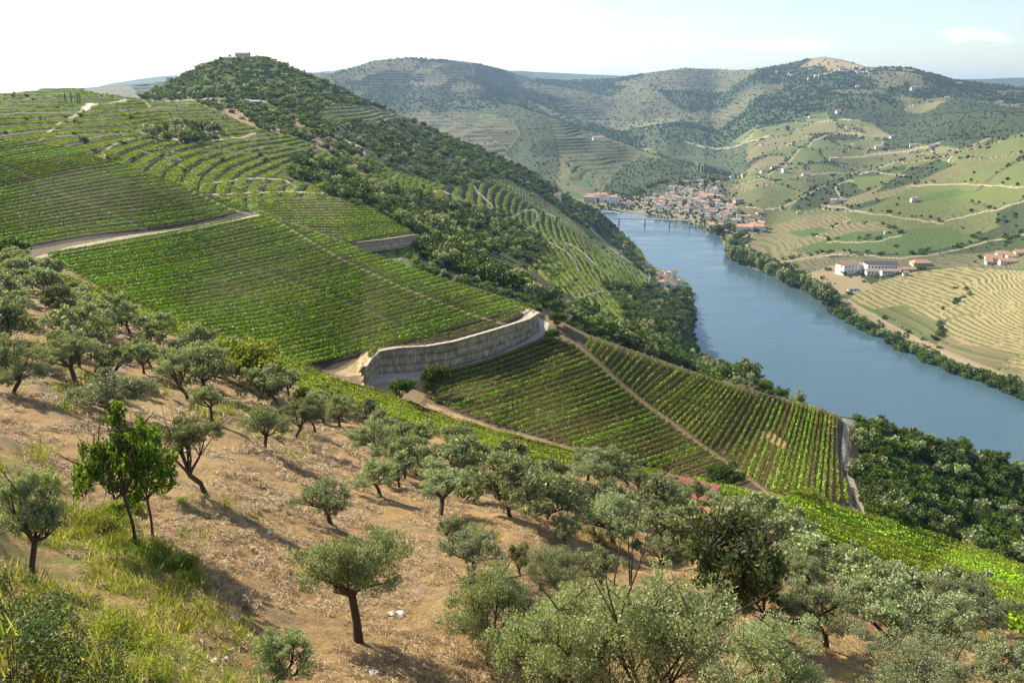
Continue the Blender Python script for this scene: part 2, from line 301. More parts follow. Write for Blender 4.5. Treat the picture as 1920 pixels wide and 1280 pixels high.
cover(L1m & inpoly([(370,195),(420,192),(520,208),(600,228),(645,268),(720,315),(700,345),(640,300),(560,262),(480,245),(420,215)], UU, VV), (.27, .18, .105), den=.02)
cover(L1m & inpoly([(250,248),(330,240),(400,228),(415,262),(370,275),(290,262)], UU, VV), (.22, .16, .09), den=.009)
scrub(L1m, [(560,300),(640,310),(700,345),(840,385),(940,400),(985,428),(1022,450),(1012,478),(990,500),(915,476),(870,455),(820,428),(780,440),(700,400),(640,385),(600,350),(520,330)], .015, (.055,.055,.028))
scrub(L1m, [(760,402),(840,395),(940,400),(985,428),(1022,450),(1012,478),(990,500),(915,476),(850,455),(790,450)], .017)
scrub(L1m, [(790,440),(820,428),(900,470),(925,495),(985,532),(1065,575),(1160,615),(1240,660),(1330,700),(1330,740),(1100,700),(960,640),(780,520)], .034, (.045,.045,.022))
scrub(L1m, [(1040,395),(1120,392),(1165,436),(1200,482),(1240,520),(1235,530),(1190,500),(1140,450),(1090,420)], .008)
scrub(L1m, [(1130,530),(1200,540),(1235,525),(1255,540),(1330,540),(1330,690),(1240,655),(1180,600)], .02)
terr(L1m, [(600,348),(660,330),(740,318),(830,355),(800,358),(720,355),(640,345)], 2.2, (.10,.15,.03), (.13,.13,.05), (.08,.15,.025))
cover(L1m & inpoly([(930,345),(1000,360),(1060,400),(1100,440),(1160,490),(1130,480),(1080,440),(1000,390)], UU, VV), (.28, .23, .12), den=.0012, dz=2.6, soil=(.30,.24,.12), vine=(.13,.15,.04))
cover(L1m & inpoly([(490,386),(520,378),(610,372),(700,394),(776,438),(700,452),(670,462),(480,392)], UU, VV), VG, so=.4)
cover(L1m & inpoly([(670,462),(776,440),(776,462),(700,478)], UU, VV), VG)
cover(L1m & inpoly([(918,478),(1000,510),(1075,560),(1172,605),(1165,616),(1060,577),(980,537),(915,492)], UU, VV), VG, so=.3)
scrub(L1m, [(1040,600),(1160,615),(1330,690),(1381,701),(1477,742),(1560,775),(1578,790),(1381,724),(1212,665),(1100,626)], .045, (.06,.055,.025))
RD1 = [[(75,262),(100,240),(128,222),(160,205)],[(160,205),(190,195),(262,188),(330,190),(420,188),(490,190),(500,193)],[(195,298),(200,278),(225,266),(252,260)],[(268,190),(284,208)],[(1045,412),(1020,400)],[(500,190),(560,180),(575,170),(578,152)],[(888,348),(898,362),(922,380),(924,388),(905,390)],[(932,392),(945,402)],[(953,410),(975,396),(998,391),(1010,402),(1000,424)],[(715,340),(735,331),(748,322)],
 [(748,486),(772,470),(798,456),(790,450)],[(800,360),(830,355),(842,362)],[(1020,450),(1050,462),(1075,482),(1085,506)],[(1100,520),(1125,535),(1138,546),(1110,553),(1080,558)],[(1060,452),(1090,470),(1120,500)],[(1205,498),(1222,520),(1213,528),(1226,546)],[(1170,455),(1165,470)],[(1045,536),(1040,548),(1030,552)],[(1095,415),(1130,450),(1160,480),(1200,500)],[(620,255),(700,285),(640,330)],[(480,255),(440,262),(330,262)],[(380,345),(500,330),(560,345),(540,362)],[(360,366),(560,358),(605,362)]]
for P in RD1: cover(L1m & nearline(soft(P), UU, VV, 2.4), (.38, .31, .21))
cover(L1m & inpoly([(150,206),(160,196),(178,194),(172,204),(158,210)], UU, VV), (.55, .48, .38))
cover(L1m & inpoly([(1243,652),(1262,648),(1285,655),(1270,662),(1245,660)], UU, VV), (.50, .43, .30))
DK1 = [[(0,213),(60,210),(135,212)],[(100,255),(240,253)],[(370,282),(500,290)],[(270,285),(340,300)],[(330,368),(560,372),(600,368)],[(420,350),(580,342)],[(420,262),(500,262)],[(220,208),(330,205)],[(520,275),(620,285)],[(620,430),(700,400)]]
for P in DK1: cover(L1m & nearline(soft(P), UU, VV, 2.6), (.09, .07, .04), den=.0003)
# the near hill: vine fields, tracks, banks, the scrub head above the river
UF = [(-500,100),(0,262),(120,274),(250,314),(370,356),(478,394),(470,404),(360,424),(270,437),(150,452),(50,470),(0,476),(-500,520)]
LF = [(90,480),(180,466),(290,445),(390,424),(482,406),(500,398),(600,438),(780,504),(900,544),(985,574),(992,588),(962,606),(900,624),(845,636),(745,648),(700,652),(680,664),(632,692),(560,702),(480,672),(400,640),(300,592),(200,548),(120,505)]
LVL = [(800,745),(796,716),(846,697),(940,668),(1000,645),(1028,636),(1066,640),(1108,674),(1200,757),(1328,848),(1438,925),(1330,902),(1250,886),(1100,846),(950,802),(860,776)]
LVR = [(1050,616),(1060,610),(1100,632),(1212,670),(1381,728),(1539,770),(1572,784),(1564,830),(1572,880),(1600,942),(1560,944),(1447,926),(1331,842),(1202,748),(1112,666),(1075,638)]
ST1 = [(83,517),(133,527),(200,557),(300,597),(400,637),(467,650),(533,677),(640,720),(740,750),(840,790),(940,820),(1063,850),(1140,880),(1080,880),(980,868),(900,845),(800,810),(700,770),(550,731),(520,715),(423,662),(377,645),(283,616),(200,592),(110,543)]
ST2 = [(1310,905),(1336,912),(1430,939),(1542,950),(1617,972),(1692,991),(1805,1025),(1920,1071),(2400,1300),(2400,1420),(1920,1203),(1842,1180),(1764,1140),(1740,1095),(1636,1064),(1565,1062),(1520,1027),(1437,982),(1336,922)]
inG = inpoly([(-500,470),(60,487),(95,486),(330,596),(600,692),(690,730),(800,760),(950,810),(1100,852),(1330,906),(1440,925),(1620,965),(1920,1060),(2400,1250),(2400,-100),(-500,-100)], UU, VV) & L0m
cover(inG, (.17, .125, .07), den=.0)
for P in (UF, LF): cover(L0m & inpoly(P, UU, VV), VG, so=.0)
cover(L0m & inpoly(LVL, UU, VV), (.060, .040, .020), so=.1); cover(L0m & inpoly(LVR, UU, VV), (.10, .072, .032), so=.2)
for P in (ST1, ST2): cover(L0m & inpoly(P, UU, VV), (.16, .15, .05), so=.4)
cover(L0m & inpoly([(60,490),(95,490),(330,600),(640,702),(690,735),(640,720),(400,640),(133,527),(83,517)], UU, VV), (.15, .11, .065), so=.5)
cover(L0m & inpoly([(1420,760),(1440,762),(1490,790),(1470,800)], UU, VV)*False, SOIL)
cover(L0m & inpoly([(1425,808),(1445,806),(1478,832),(1468,842),(1440,826)], UU, VV), (.45, .30, .12), so=1)
cover(L0m & inpoly([(800,755),(860,778),(960,812),(1080,850),(1200,878),(1310,905),(1290,912),(1180,888),(1060,858),(950,824),(850,792),(798,775)], UU, VV), (.42, .27, .13), so=1)
cover(L0m & inpoly([(625,700),(650,690),(700,652),(692,675),(678,702),(650,706)], UU, VV), (.42, .33, .20), so=.7)
cover(L0m & inpoly([(680,735),(705,712),(790,712),(796,745),(780,765),(720,750)], UU, VV), (.34, .24, .13), so=.7)
SHF = [(1600,800),(1700,800),(2400,900),(2400,1250),(1920,1068),(1805,1022),(1690,988),(1628,968),(1610,930),(1592,870)]
scrub(L0m, SHF, .15, (.045, .05, .02)); scrub(L0m, [(1578,784),(1640,786),(1700,802),(1800,834),(1920,876),(2400,1058),(2400,900),(1700,810),(1600,800)], .05)
RD0 = [([(50,492),(60,487),(130,465),(250,442),(350,430),(480,403)], 4), ([(482,404),(470,410)], 6), ([(500,404),(560,440),(640,486),(760,542),(880,588),(960,612)], 3.2), ([(330,343),(430,392),(470,402)], 3), ([(1062,628),(1110,670),(1200,752),(1330,845),(1445,926),(1480,940)], 2.4),
 ([(960,612),(985,600),(992,588),(975,578)], 9), ([(1590,790),(1584,830),(1588,880),(1606,930),(1624,972)], 8)]
for P, w in RD0: cover(L0m & nearline(P, UU, VV, w), ROAD if w > 3.5 else (.19, .135, .08), so=.15)
cover(L0m & nearline([(1576,800),(1573,840),(1578,880),(1596,930),(1612,960)], UU, VV, 7), (.12, .09, .06))
cover(L0m & inpoly([(1578,775),(1600,772),(1628,790),(1600,800),(1580,790)], UU, VV), (.52, .44, .31))
wbv = WB(UU)
cover(L0m & inpoly([(686,727),(707,700),(745,698),(840,688),(915,668),(985,637),(1007,619),(1004,592),(1030,606),(1024,624),(1012,634),(915,676),(838,697),(795,712),(717,716)], UU, VV), (.44, .41, .36), so=.2)
for P in ([(0,308),(60,333),(120,365),(200,396),(268,428)], [(370,450),(480,505),(620,552),(720,597),(800,640)]): cover(L0m & nearline(P, UU, VV, 4), (.06, .048, .028))
GRN[L0m & inpoly([(0,850),(70,880),(140,960),(270,1030),(350,1060),(400,1150),(470,1150),(440,1280),(330,1500),(-400,1500),(-400,850)], UU, VV)] = .75
GRN[L0m & inpoly([(-500,600),(60,640),(250,700),(450,760),(560,800),(500,840),(300,780),(0,720),(-500,720)], UU, VV)] = .25
GRN = np.where(L0m & (LA == 0), GRN, 0)

# furrows of the grove: mown lines along the slope with ribbons of rubble and prunings
dsl = (.262*XX+.327*YY)/.419; fb = dsl/5.2+1.1*(fbm(XX/14, YY/14, 401, 3)-.5); ff_ = fb-np.floor(fb); rb = np.exp(-((ff_-.5)/.10)**2)*sstep(.22, .44, fbm(XX/4, YY/4, 403, 3))
gm = L0m & ~inG & (RR < 200); gf = np.where(gm, rb, 0); GRN = np.where(gm, np.maximum(GRN, .5*rb*sstep(.5, .7, fbm(XX/5, YY/5, 407, 3))), GRN)
COLR = COLR*(1-.85*gf[..., None])+np.array([.15, .115, .085])*.85*gf[..., None]
ZZ = ZZ+gf*.16*sstep(3, 9, RR)+np.where(gm, .10*np.sin(fb*6.283), 0)*sstep(3, 12, RR)
COLR = np.where(gm[..., None], COLR*(.78+.5*fbm(XX/2.2, YY/2.2, 405, 4))[..., None], COLR)
# terraces: each a flat tread, a steep riser and a raised strip of vines, along the contour
tz = ZZ+(fbm(XX/160, YY/160, 51, 2)-.5)*np.where(L2m & (RR < 1600), .7, 1.3)*np.clip(TDZ, .2, 5)
m = TDZ > 0; dz = np.where(m, TDZ, 1)
ph = tz/dz; dph = np.abs(np.gradient(ph, axis=1)); dpc = np.abs(np.gradient(ph, axis=0)); res = 1-sstep(.38, .60, np.maximum(dph, dpc*.7))
fr = ph-np.floor(ph)
wide = np.where(L1m, np.where(TDZ > 4, -.12, .26), 0)
vb = sstep(.06, .16, fr)*(1-sstep(.50+wide, .60+wide, fr))*sstep(.22, .36, fbm(XX/7, YY/7, 61, 3))
VINEM = L1m & m & (vb > .6) & (RR > 300) & (RR < 900)
step = dz*(sstep(.55+wide, 1, fr)-fr)*.85
k = np.where(m, res, 0)
ZZ = ZZ+k*(step+vb*np.minimum(1.5, .5*dz))*(RR > 300)
vb3 = vb[..., None]; k3 = k[..., None]
tc = TSO*(1-vb3)+TVI*vb3
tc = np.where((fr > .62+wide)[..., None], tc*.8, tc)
bank_w = L1m & m & (vb < .25) & (RR > 330)
DEN = np.where(bank_w & (DEN < .01), np.maximum(DEN, .010*sstep(.35, .65, fbm(XX/9, YY/9, 501, 3))), DEN); SMALL = bank_w & (DEN <= .0101)
tc = np.where(bank_w[..., None], tc*(.55+.9*fbm(XX/3, YY/3, 503, 3))[..., None]+np.array([.0, .018, 0])*fbm(XX/11, YY/11, 505, 3)[..., None], tc)
avg = TSO*.5+TVI*.5
COLR = np.where(m[..., None], tc*k3+avg*(1-k3), COLR)
lump = (fbm(XX/6, YY/6, 81, 3)-.3)
scm = (DEN > .0007) & (RR > 1200)
ZZ = ZZ+np.where(scm & ~BED & dry.astype(bool), np.clip(lump, 0, 1)*np.clip(RR/400, 2, 9), 0)
COLR = COLR*(.72+.56*fbm(XX/np.clip(RR/12, 4, 200), YY/np.clip(RR/12, 4, 200), 99))[..., None]

def mesh_np(name, co, faces, mats=None, smooth=False, attrs=None, parent=None, link=True):
    me = D.meshes.new(name); co = np.asarray(co, np.float32).reshape(-1, 3); faces = np.asarray(faces, np.int32); nf, k = faces.shape
    me.vertices.add(len(co)); me.vertices.foreach_set('co', co.ravel())
    me.loops.add(nf*k); me.loops.foreach_set('vertex_index', faces.ravel())
    me.polygons.add(nf); me.polygons.foreach_set('loop_start', np.arange(nf, dtype=np.int32)*k)
    if smooth: me.polygons.foreach_set('use_smooth', np.ones(nf, bool))
    for an, dom, typ, data in attrs or []:
        a = me.attributes.new(an, typ, dom)
        a.data.foreach_set('color' if 'COLOR' in typ else 'value', np.asarray(data, np.float32).ravel())
    for mt in mats or []: me.materials.append(mt)
    me.update(calc_edges=True)
    o = D.objects.new(name, me)
    if link: COL.objects.link(o)
    if parent: o.parent = parent
    return o
def H(x, y):                            # height of the finished ground
    x = np.atleast_1d(np.asarray(x, float)); y = np.atleast_1d(np.asarray(y, float))
    th = np.arctan2(x, y); r = np.hypot(x, y); c = (th-TH[0])/(TH[1]-TH[0]); c0 = np.clip(np.floor(c).astype(int), 0, NC-2); t = np.clip(c-c0, 0, 1)
    out = np.zeros((2,)+x.shape)
    for q in (0, 1):
        cc = c0+q; o = np.argsort(cc, kind='stable'); sc_ = cc[o]; st = np.searchsorted(sc_, np.unique(sc_)); en = np.append(st[1:], len(o))
        for a, b in zip(st, en):
            ii = o[a:b]; k_ = sc_[a]; out[q][ii] = np.interp(r[ii], RR[k_], ZZ[k_])
    return out[0]*(1-t)+out[1]*t
def at(u, v, lay=None):                 # point of the land seen at photo pixel (u, v)
    u = np.atleast_1d(np.asarray(u, float)); v = np.atleast_1d(np.asarray(v, float))
    if lay is None: r = np.where(v >= S0(u), R0(u, v), np.where(v >= S1(u), R1(u, v), R2(u, v)))
    else: r = (R0, R1, R2)[lay](u, v)
    x, y, _ = ray(u, v); n = np.hypot(x, y); X = r*x/n; Y = r*y/n
    return X, Y, H(X, Y)
# ---------------------------------------------------------------- materials
def newmat(name):
    m = D.materials.new(name); m.use_nodes = True; nt = m.node_tree; b = nt.nodes['Principled BSDF']; b.inputs['Roughness'].default_value = .9; b.inputs['Specular IOR Level'].default_value = .2
    return m, nt, b
def nd(nt, t, **kw):
    n = nt.nodes.new(t)
    for k, v in kw.items():
        if k.startswith('i_'): n.inputs[int(k[2:])].default_value = v
        else: setattr(n, k, v)
    return n
def mixc(nt, f, a, b, mode='MIX'):
    n = nt.nodes.new('ShaderNodeMix'); n.data_type = 'RGBA'; n.blend_type = mode
    for s, v in ((0, f), (6, a), (7, b)):
        if hasattr(v, 'is_linked') or hasattr(v, 'links'): nt.links.new(v, n.inputs[s])
        else: n.inputs[s].default_value = v if s == 0 else (*v, 1)
    return n.outputs[2]
def noise(nt, scale, detail=4, rough=.6, dist=0, vec=None):
    n = nd(nt, 'ShaderNodeTexNoise'); n.inputs['Scale'].default_value = scale; n.inputs['Detail'].default_value = detail; n.inputs['Roughness'].default_value = rough; n.inputs['Distortion'].default_value = dist
    if vec is None: vec = nd(nt, 'ShaderNodeTexCoord').outputs['Object']
    nt.links.new(vec, n.inputs['Vector']); return n.outputs[0]
def ramp(nt, f, stops):
    r = nd(nt, 'ShaderNodeValToRGB'); e = r.color_ramp.elements
    while len(e) < len(stops): e.new(.5)
    for q, (p, c) in zip(e, stops): q.position = p; q.color = (*c, 1) if len(c) == 3 else c
    nt.links.new(f, r.inputs[0]); return r.outputs[0]
g3 = lambda v: (v, v, v)
MG, nt, b = newmat('ground')
at_ = nd(nt, 'ShaderNodeAttribute', attribute_name='col'); so = nd(nt, 'ShaderNodeAttribute', attribute_name='so')
base = at_.outputs['Color']
n1 = ramp(nt, noise(nt, .9, 6, .7), [(.28, g3(.55)), (.72, g3(1.45))])
n2 = ramp(nt, noise(nt, 9, 5, .75, .6), [(.3, g3(.4)), (.5, g3(.95)), (.70, g3(1.7))])
base = mixc(nt, .5, base, n1, 'MULTIPLY')
detail = mixc(nt, 1.0, base, n2, 'MULTIPLY')
straw = ramp(nt, noise(nt, .55, 5, .7, .4), [(.42, (0, 0, 0)), (.62, (1, 1, 1))])
mp = nd(nt, 'ShaderNodeMapping'); mp.inputs['Rotation'].default_value = (0, 0, .75); mp.inputs['Scale'].default_value = (1, 5, 1)
nt.links.new(nd(nt, 'ShaderNodeTexCoord').outputs['Object'], mp.inputs[0])
fine = ramp(nt, noise(nt, 5, 6, .8, 1.5, mp.outputs[0]), [(.35, (.22, .13, .06)), (.5, (.33, .215, .09)), (.70, (.58, .42, .19))])
d2 = mixc(nt, straw, detail, fine)
base2 = mixc(nt, so.outputs['Fac'], base, d2)
gr = nd(nt, 'ShaderNodeAttribute', attribute_name='grn')
grm = nd(nt, 'ShaderNodeMath', operation='MULTIPLY'); nt.links.new(gr.outputs['Fac'], grm.inputs[0]); nt.links.new(ramp(nt, noise(nt, 1.3, 5, .7), [(.4, (0, 0, 0)), (.6, (1, 1, 1))]), grm.inputs[1])
base3 = mixc(nt, grm.outputs[0], base2, (.13, .17, .035))
nt.links.new(base3, b.inputs['Base Color'])
bp = nd(nt, 'ShaderNodeBump'); bp.inputs['Strength'].default_value = .9; bp.inputs['Distance'].default_value = .16
nt.links.new(noise(nt, 7, 6, .75), bp.inputs['Height']); nt.links.new(bp.outputs[0], b.inputs['Normal'])

def leafmat(name, c1, c2, c3, trans=.45, rough=.55, spec=.3, patch=None):   # each leaf takes a shade of its own between three
    m, nt, b = newmat(name); nt.nodes.remove(b); out = nt.nodes['Material Output']
    a = nd(nt, 'ShaderNodeAttribute', attribute_name='rnd'); oi = nd(nt, 'ShaderNodeObjectInfo')
    c = ramp(nt, a.outputs['Fac'], [(0, c1), (.5, c2), (1, c3)])
    if patch:                            # vines turning, plant by plant and plot by plot
        gp = nd(nt, 'ShaderNodeNewGeometry').outputs['Position']
        c = mixc(nt, ramp(nt, noise(nt, .045, 5, .75, .5, gp), [(.50, (0, 0, 0)), (.68, (.85, .85, .85))]), c, patch)
        c = mixc(nt, 1., c, ramp(nt, noise(nt, .5, 3, .7, 0, gp), [(.3, g3(.7)), (.7, g3(1.3))]), 'MULTIPLY')
    hv = nd(nt, 'ShaderNodeHueSaturation'); mr = nd(nt, 'ShaderNodeMapRange'); mr.inputs[3].default_value = .7; mr.inputs[4].default_value = 1.3
    nt.links.new(oi.outputs['Random'], mr.inputs[0]); nt.links.new(mr.outputs[0], hv.inputs['Value']); nt.links.new(c, hv.inputs['Color'])
    mh = nd(nt, 'ShaderNodeMapRange'); mh.inputs[3].default_value = .485; mh.inputs[4].default_value = .51; nt.links.new(oi.outputs['Random'], mh.inputs[0]); nt.links.new(mh.outputs[0], hv.inputs['Hue'])
    p = nd(nt, 'ShaderNodeBsdfPrincipled'); p.inputs['Roughness'].default_value = rough; p.inputs['Specular IOR Level'].default_value = spec
    t = nd(nt, 'ShaderNodeBsdfTranslucent'); ms = nd(nt, 'ShaderNodeMixShader'); ms.inputs[0].default_value = trans
    nt.links.new(hv.outputs[0], p.inputs['Base Color'])
    tc_ = mixc(nt, 1.0, hv.outputs[0], (1.5, 1.45, .55), 'MULTIPLY'); nt.links.new(tc_, t.inputs['Color'])
    nt.links.new(p.outputs[0], ms.inputs[1]); nt.links.new(t.outputs[0], ms.inputs[2]); nt.links.new(ms.outputs[0], out.inputs[0])
    return m
M_OLIVE = leafmat('olive_leaves', (.12, .15, .055), (.235, .275, .13), (.42, .455, .29), .25, .5, .3)
M_VINE = leafmat('vine_leaves', (.075, .145, .006), (.20, .31, .010), (.42, .53, .022), .12, patch=(.25, .30, .02))
M_VINEY = leafmat('vine_leaves_yellowing', (.10, .15, .014), (.21, .25, .025), (.36, .36, .06), .14, patch=(.30, .24, .05))
M_SCRUB = leafmat('scrub_leaves', (.03, .058, .010), (.06, .105, .018), (.15, .20, .045), .25)
M_FAR = leafmat('far_tree_leaves', (.055, .08, .03), (.085, .12, .042), (.125, .16, .062), .2)
M_BROAD = leafmat('broad_leaves', (.035, .075, .012), (.08, .14, .02), (.2, .26, .04), .45)
M_LIME = leafmat('lime_leaves', (.10, .15, .02), (.20, .25, .035), (.32, .34, .06), .45)
M_GRASS = leafmat('grass_blades', (.12, .16, .03), (.2, .26, .05), (.42, .36, .13), .4)
M_STRAW = leafmat('straw', (.20, .125, .055), (.32, .21, .09), (.52, .38, .18), .1)
def plain(name, col, rough=.85, sc=3, amt=.35, spec=.2):
    m, nt, b = newmat(name); b.inputs['Roughness'].default_value = rough; b.inputs['Specular IOR Level'].default_value = spec
    n = ramp(nt, noise(nt, sc, 5, .7), [(.3, g3(1-amt)), (.7, g3(1+amt))]); nt.links.new(mixc(nt, 1., col, n, 'MULTIPLY'), b.inputs['Base Color']); return m
M_BARK = plain('bark', (.09, .065, .045), .95, 14, .5)
M_WHITE = plain('whitewash', (.85, .83, .79), .8, .6, .1)
M_CREAM = plain('cream_render', (.62, .55, .43), .8, .6, .12)
M_TILE = plain('clay_tiles', (.52, .30, .19), .85, 1.2, .3)
M_TILE2 = plain('weathered_clay_tiles', (.40, .31, .24), .85, 1.2, .3)
M_GLASS = plain('dark_pane', (.05, .06, .07), .3, 1, .1, .5)
M_RUST = plain('rusty_sheet', (.20, .085, .06), .8, 2, .45)
M_CONC = plain('concrete', (.36, .34, .30), .9, .5, .2)
M_STEEL = plain('steel', (.35, .36, .37), .6, 1, .1)
M_STONE, nt, b = newmat('retaining_wall_stone')
tcv = nd(nt, 'ShaderNodeUVMap').outputs[0]
br = nd(nt, 'ShaderNodeTexBrick'); br.inputs['Scale'].default_value = 1; br.inputs['Brick Width'].default_value = 1.5; br.inputs['Row Height'].default_value = .42; br.inputs['Mortar Size'].default_value = .03; br.inputs['Bias'].default_value = -.1
br.inputs['Color1'].default_value = (.42, .33, .22, 1); br.inputs['Color2'].default_value = (.22, .17, .115, 1); br.inputs['Mortar'].default_value = (.06, .05, .04, 1)
nt.links.new(tcv, br.inputs['Vector'])
nt.links.new(mixc(nt, 1., br.outputs[0], ramp(nt, noise(nt, .8, 6, .7), [(.3, g3(.55)), (.7, g3(1.5))]), 'MULTIPLY'), b.inputs['Base Color'])
# river: dark green-blue water, fine ripples, smoother lanes
MW, nt, b = newmat('river_water')
b.inputs['Base Color'].default_value = (.065, .115, .145, 1); b.inputs['Roughness'].default_value = .12; b.inputs['Specular IOR Level'].default_value = .5; b.inputs['IOR'].default_value = 1.33
mp = nd(nt, 'ShaderNodeMapping'); mp.inputs['Rotation'].default_value = (0, 0, -.55); mp.inputs['Scale'].default_value = (1, 3.2, 1)
nt.links.new(nd(nt, 'ShaderNodeTexCoord').outputs['Object'], mp.inputs[0])
lanes = ramp(nt, noise(nt, .006, 5, .6, 2.0, mp.outputs[0]), [(.44, g3(.04)), (.53, g3(.42))])
rl = ramp(nt, noise(nt, .005, 5, .6, 2.5, mp.outputs[0]), [(.45, g3(.03)), (.52, g3(.18))]); nt.links.new(rl, b.inputs['Roughness'])
bp = nd(nt, 'ShaderNodeBump'); bp.inputs['Distance'].default_value = .5
nt.links.new(lanes, bp.inputs['Strength']); nt.links.new(noise(nt, .22, 6, .62, .4, mp.outputs[0]), bp.inputs['Height']); nt.links.new(bp.outputs[0], b.inputs['Normal'])

# ---------------------------------------------------------------- ground and water
idx = np.arange(NC*NR).reshape(NC, NR)
q = np.stack([idx[:-1, :-1], idx[1:, :-1], idx[1:, 1:], idx[:-1, 1:]], -1).reshape(-1, 4)
co = np.stack([XX, YY, ZZ], -1).reshape(-1, 3)
col4 = np.concatenate([COLR.reshape(-1, 3), np.ones((NC*NR, 1))], 1)
ground = mesh_np('ground', co, q, [MG], True, [('col', 'POINT', 'FLOAT_COLOR', col4), ('so', 'POINT', 'FLOAT', SO), ('grn', 'POINT', 'FLOAT', GRN)])
ground['kind'] = 'structure'
water = mesh_np('river', [(-300, 250, WATER), (2600, 250, WATER), (2600, 2300, WATER), (-300, 2300, WATER)], [(0, 1, 2, 3)], [MW])
water['kind'] = 'structure'
print('ground', time.time()-T0)
# ---------------------------------------------------------------- things: helpers
def tag(o, label=None, cat=None, group=None, kind=None):
    if label: o['label'] = label
    if cat: o['category'] = cat
    if group: o['group'] = group
    if kind: o['kind'] = kind
    return o
def empty(name, loc, rz=0):
    o = D.objects.new(name, None); COL.objects.link(o); o.location = [float(c) for c in loc]; o.rotation_euler = (0, 0, rz); o.empty_display_size = .5; return o
KIDS = {}
def part(name, me, parent):
    o = D.objects.new(name, me); COL.objects.link(o); o.parent = parent; KIDS.setdefault(parent.name, []).append(o); return o
def unit(v): return v/(np.linalg.norm(v, axis=-1, keepdims=True)+1e-9)
def leaves(P, size, out=None, aspect=2.2, up=.3, seed=0, spread=1.0):      # a quad for each leaf at points P; returns vertices, faces, shades
    g = np.random.default_rng(seed); n = len(P); size = np.broadcast_to(size, (n,))*g.uniform(.65, 1.35, n)
    d = g.normal(size=(n, 3))*spread; d[:, 2] += up
    if out is not None: d += out
    a = unit(d); b = unit(np.cross(a, g.normal(size=(n, 3))))
    a = a*size[:, None]*.5; b = b*(size/aspect)[:, None]*.5
    co = np.stack([P-a, P+b*1.1, P+a, P-b*1.1], 1).reshape(-1, 3)
    return co, np.arange(4*n).reshape(n, 4), g.random(n)
def leafmesh(name, P, size, mat, **kw):
    co, f, r = leaves(P, size, **kw)
    o = mesh_np(name, co, f, [mat], False, [('rnd', 'FACE', 'FLOAT', r)], link=False); me = o.data; D.objects.remove(o); return me
def tubes(paths, sides=6):              # tapered limbs; each path is a list of (x, y, z, radius)
    V = []; Fq = []; n = 0
    for p in paths:
        p = np.array(p, float); c = p[:, :3]; t = np.gradient(c, axis=0); t = unit(t)
        ref = np.where(np.abs(t[:, 2:3]) > .9, [[1., 0, 0]], [[0., 0, 1.]]); a = unit(np.cross(t, ref)); b = np.cross(t, a)
        an = np.linspace(0, 2*np.pi, sides, endpoint=False)
        ring = c[:, None]+(np.cos(an)[None, :, None]*a[:, None]+np.sin(an)[None, :, None]*b[:, None])*p[:, 3][:, None, None]
        V.append(ring.reshape(-1, 3)); m = len(p)
        for i in range(m-1):
            for k in range(sides):
                k2 = (k+1) % sides; Fq.append((n+i*sides+k, n+i*sides+k2, n+(i+1)*sides+k2, n+(i+1)*sides+k))
        n += m*sides
    return np.concatenate(V), np.array(Fq)
def tubemesh(name, paths, mat, sides=6):
    co, f = tubes(paths, sides); o = mesh_np(name, co, f, [mat], True, link=False); me = o.data; D.objects.remove(o); return me
def tree_proto(seed, h=4., w=4., trunk=1.1, limbs=6, nl=9000, leaf=.12, mat=None, aspect=3., up=.5, blob=.5, lean=.3, thick=.14, fill=.85, low=.0, twigs=0):
    g = np.random.default_rng(seed); paths = []; cen = []; rad = []
    lx, ly = g.normal(size=2)*lean; tt = np.array([lx*.6, ly*.6, trunk])
    m1 = np.array([lx*.15+g.normal()*.05, ly*.15+g.normal()*.05, trunk*.5])
    paths.append([(0, 0, -.35, thick*1.5), (0, 0, .06, thick*1.25), (*m1, thick*.95), (*tt, thick*.9)])
    for i in range(limbs):
        a = 2*np.pi*(i+g.uniform(-.35, .35))/limbs; rr = w*.5*g.uniform(.3, .74); zz = h*g.uniform(.52+.0*low, .86)-low*g.random()*h*.3
        if i == 0: rr *= .25; zz = h*.84
        e = np.array([tt[0]+rr*np.cos(a), tt[1]+rr*np.sin(a), zz]); mid_ = tt*.5+e*.5+np.array([g.normal()*.12, g.normal()*.12, -.08*h*g.random()])
        paths.append([(*tt, thick*.7), (*(tt*.75+mid_*.25+[0, 0, .05]), thick*.55), (*mid_, thick*.42), (*e, thick*.14)])
        R = blob*w/4*g.uniform(1.15, 1.7); cen.append(e); rad.append(R)
        for j in range(3):
            a2 = g.uniform(0, 2*np.pi); e2 = e+np.array([np.cos(a2), np.sin(a2), g.uniform(-.6, .45)])*R*g.uniform(.8, 1.35)
            e2[2] = max(e2[2], h*.26*(1-low)); paths.append([(*mid_, thick*.25), (*(mid_*.4+e2*.6), thick*.16), (*e2, thick*.07)])
            cen.append(e2); rad.append(R*g.uniform(.5, .9))
        for j in range(twigs):
            q = e+g.normal(size=3)*R*.9+[0, 0, R*.8]; paths.append([(*e, .03), (*(e*.5+q*.5+g.normal(size=3)*.08), .018), (*q, .006)])
    cen = np.array(cen); rad = np.array(rad); wgt = rad**2; wgt /= wgt.sum()
    k = g.choice(len(cen), nl, p=wgt); dr = unit(g.normal(size=(nl, 3))); q = g.random(nl)**(1/2.2)
    tuft = g.normal(size=(len(cen)*7, 3)); tuft = unit(tuft)                      # shoots: leaves gather in tufts on each bough
    tk = g.integers(0, 7, nl); dr = unit(dr*(1-fill*.55)+tuft[k*7+tk]*fill*.55)
    P = cen[k]+dr*(rad[k]*q)[:, None]*np.array([1, 1, .82])
    P[:, 2] = np.maximum(P[:, 2], .2)
    crown = leafmesh('crown', P, leaf, mat, out=dr*.7, aspect=aspect, up=up, seed=seed+1)
    return tubemesh('trunk', paths, M_BARK), crown
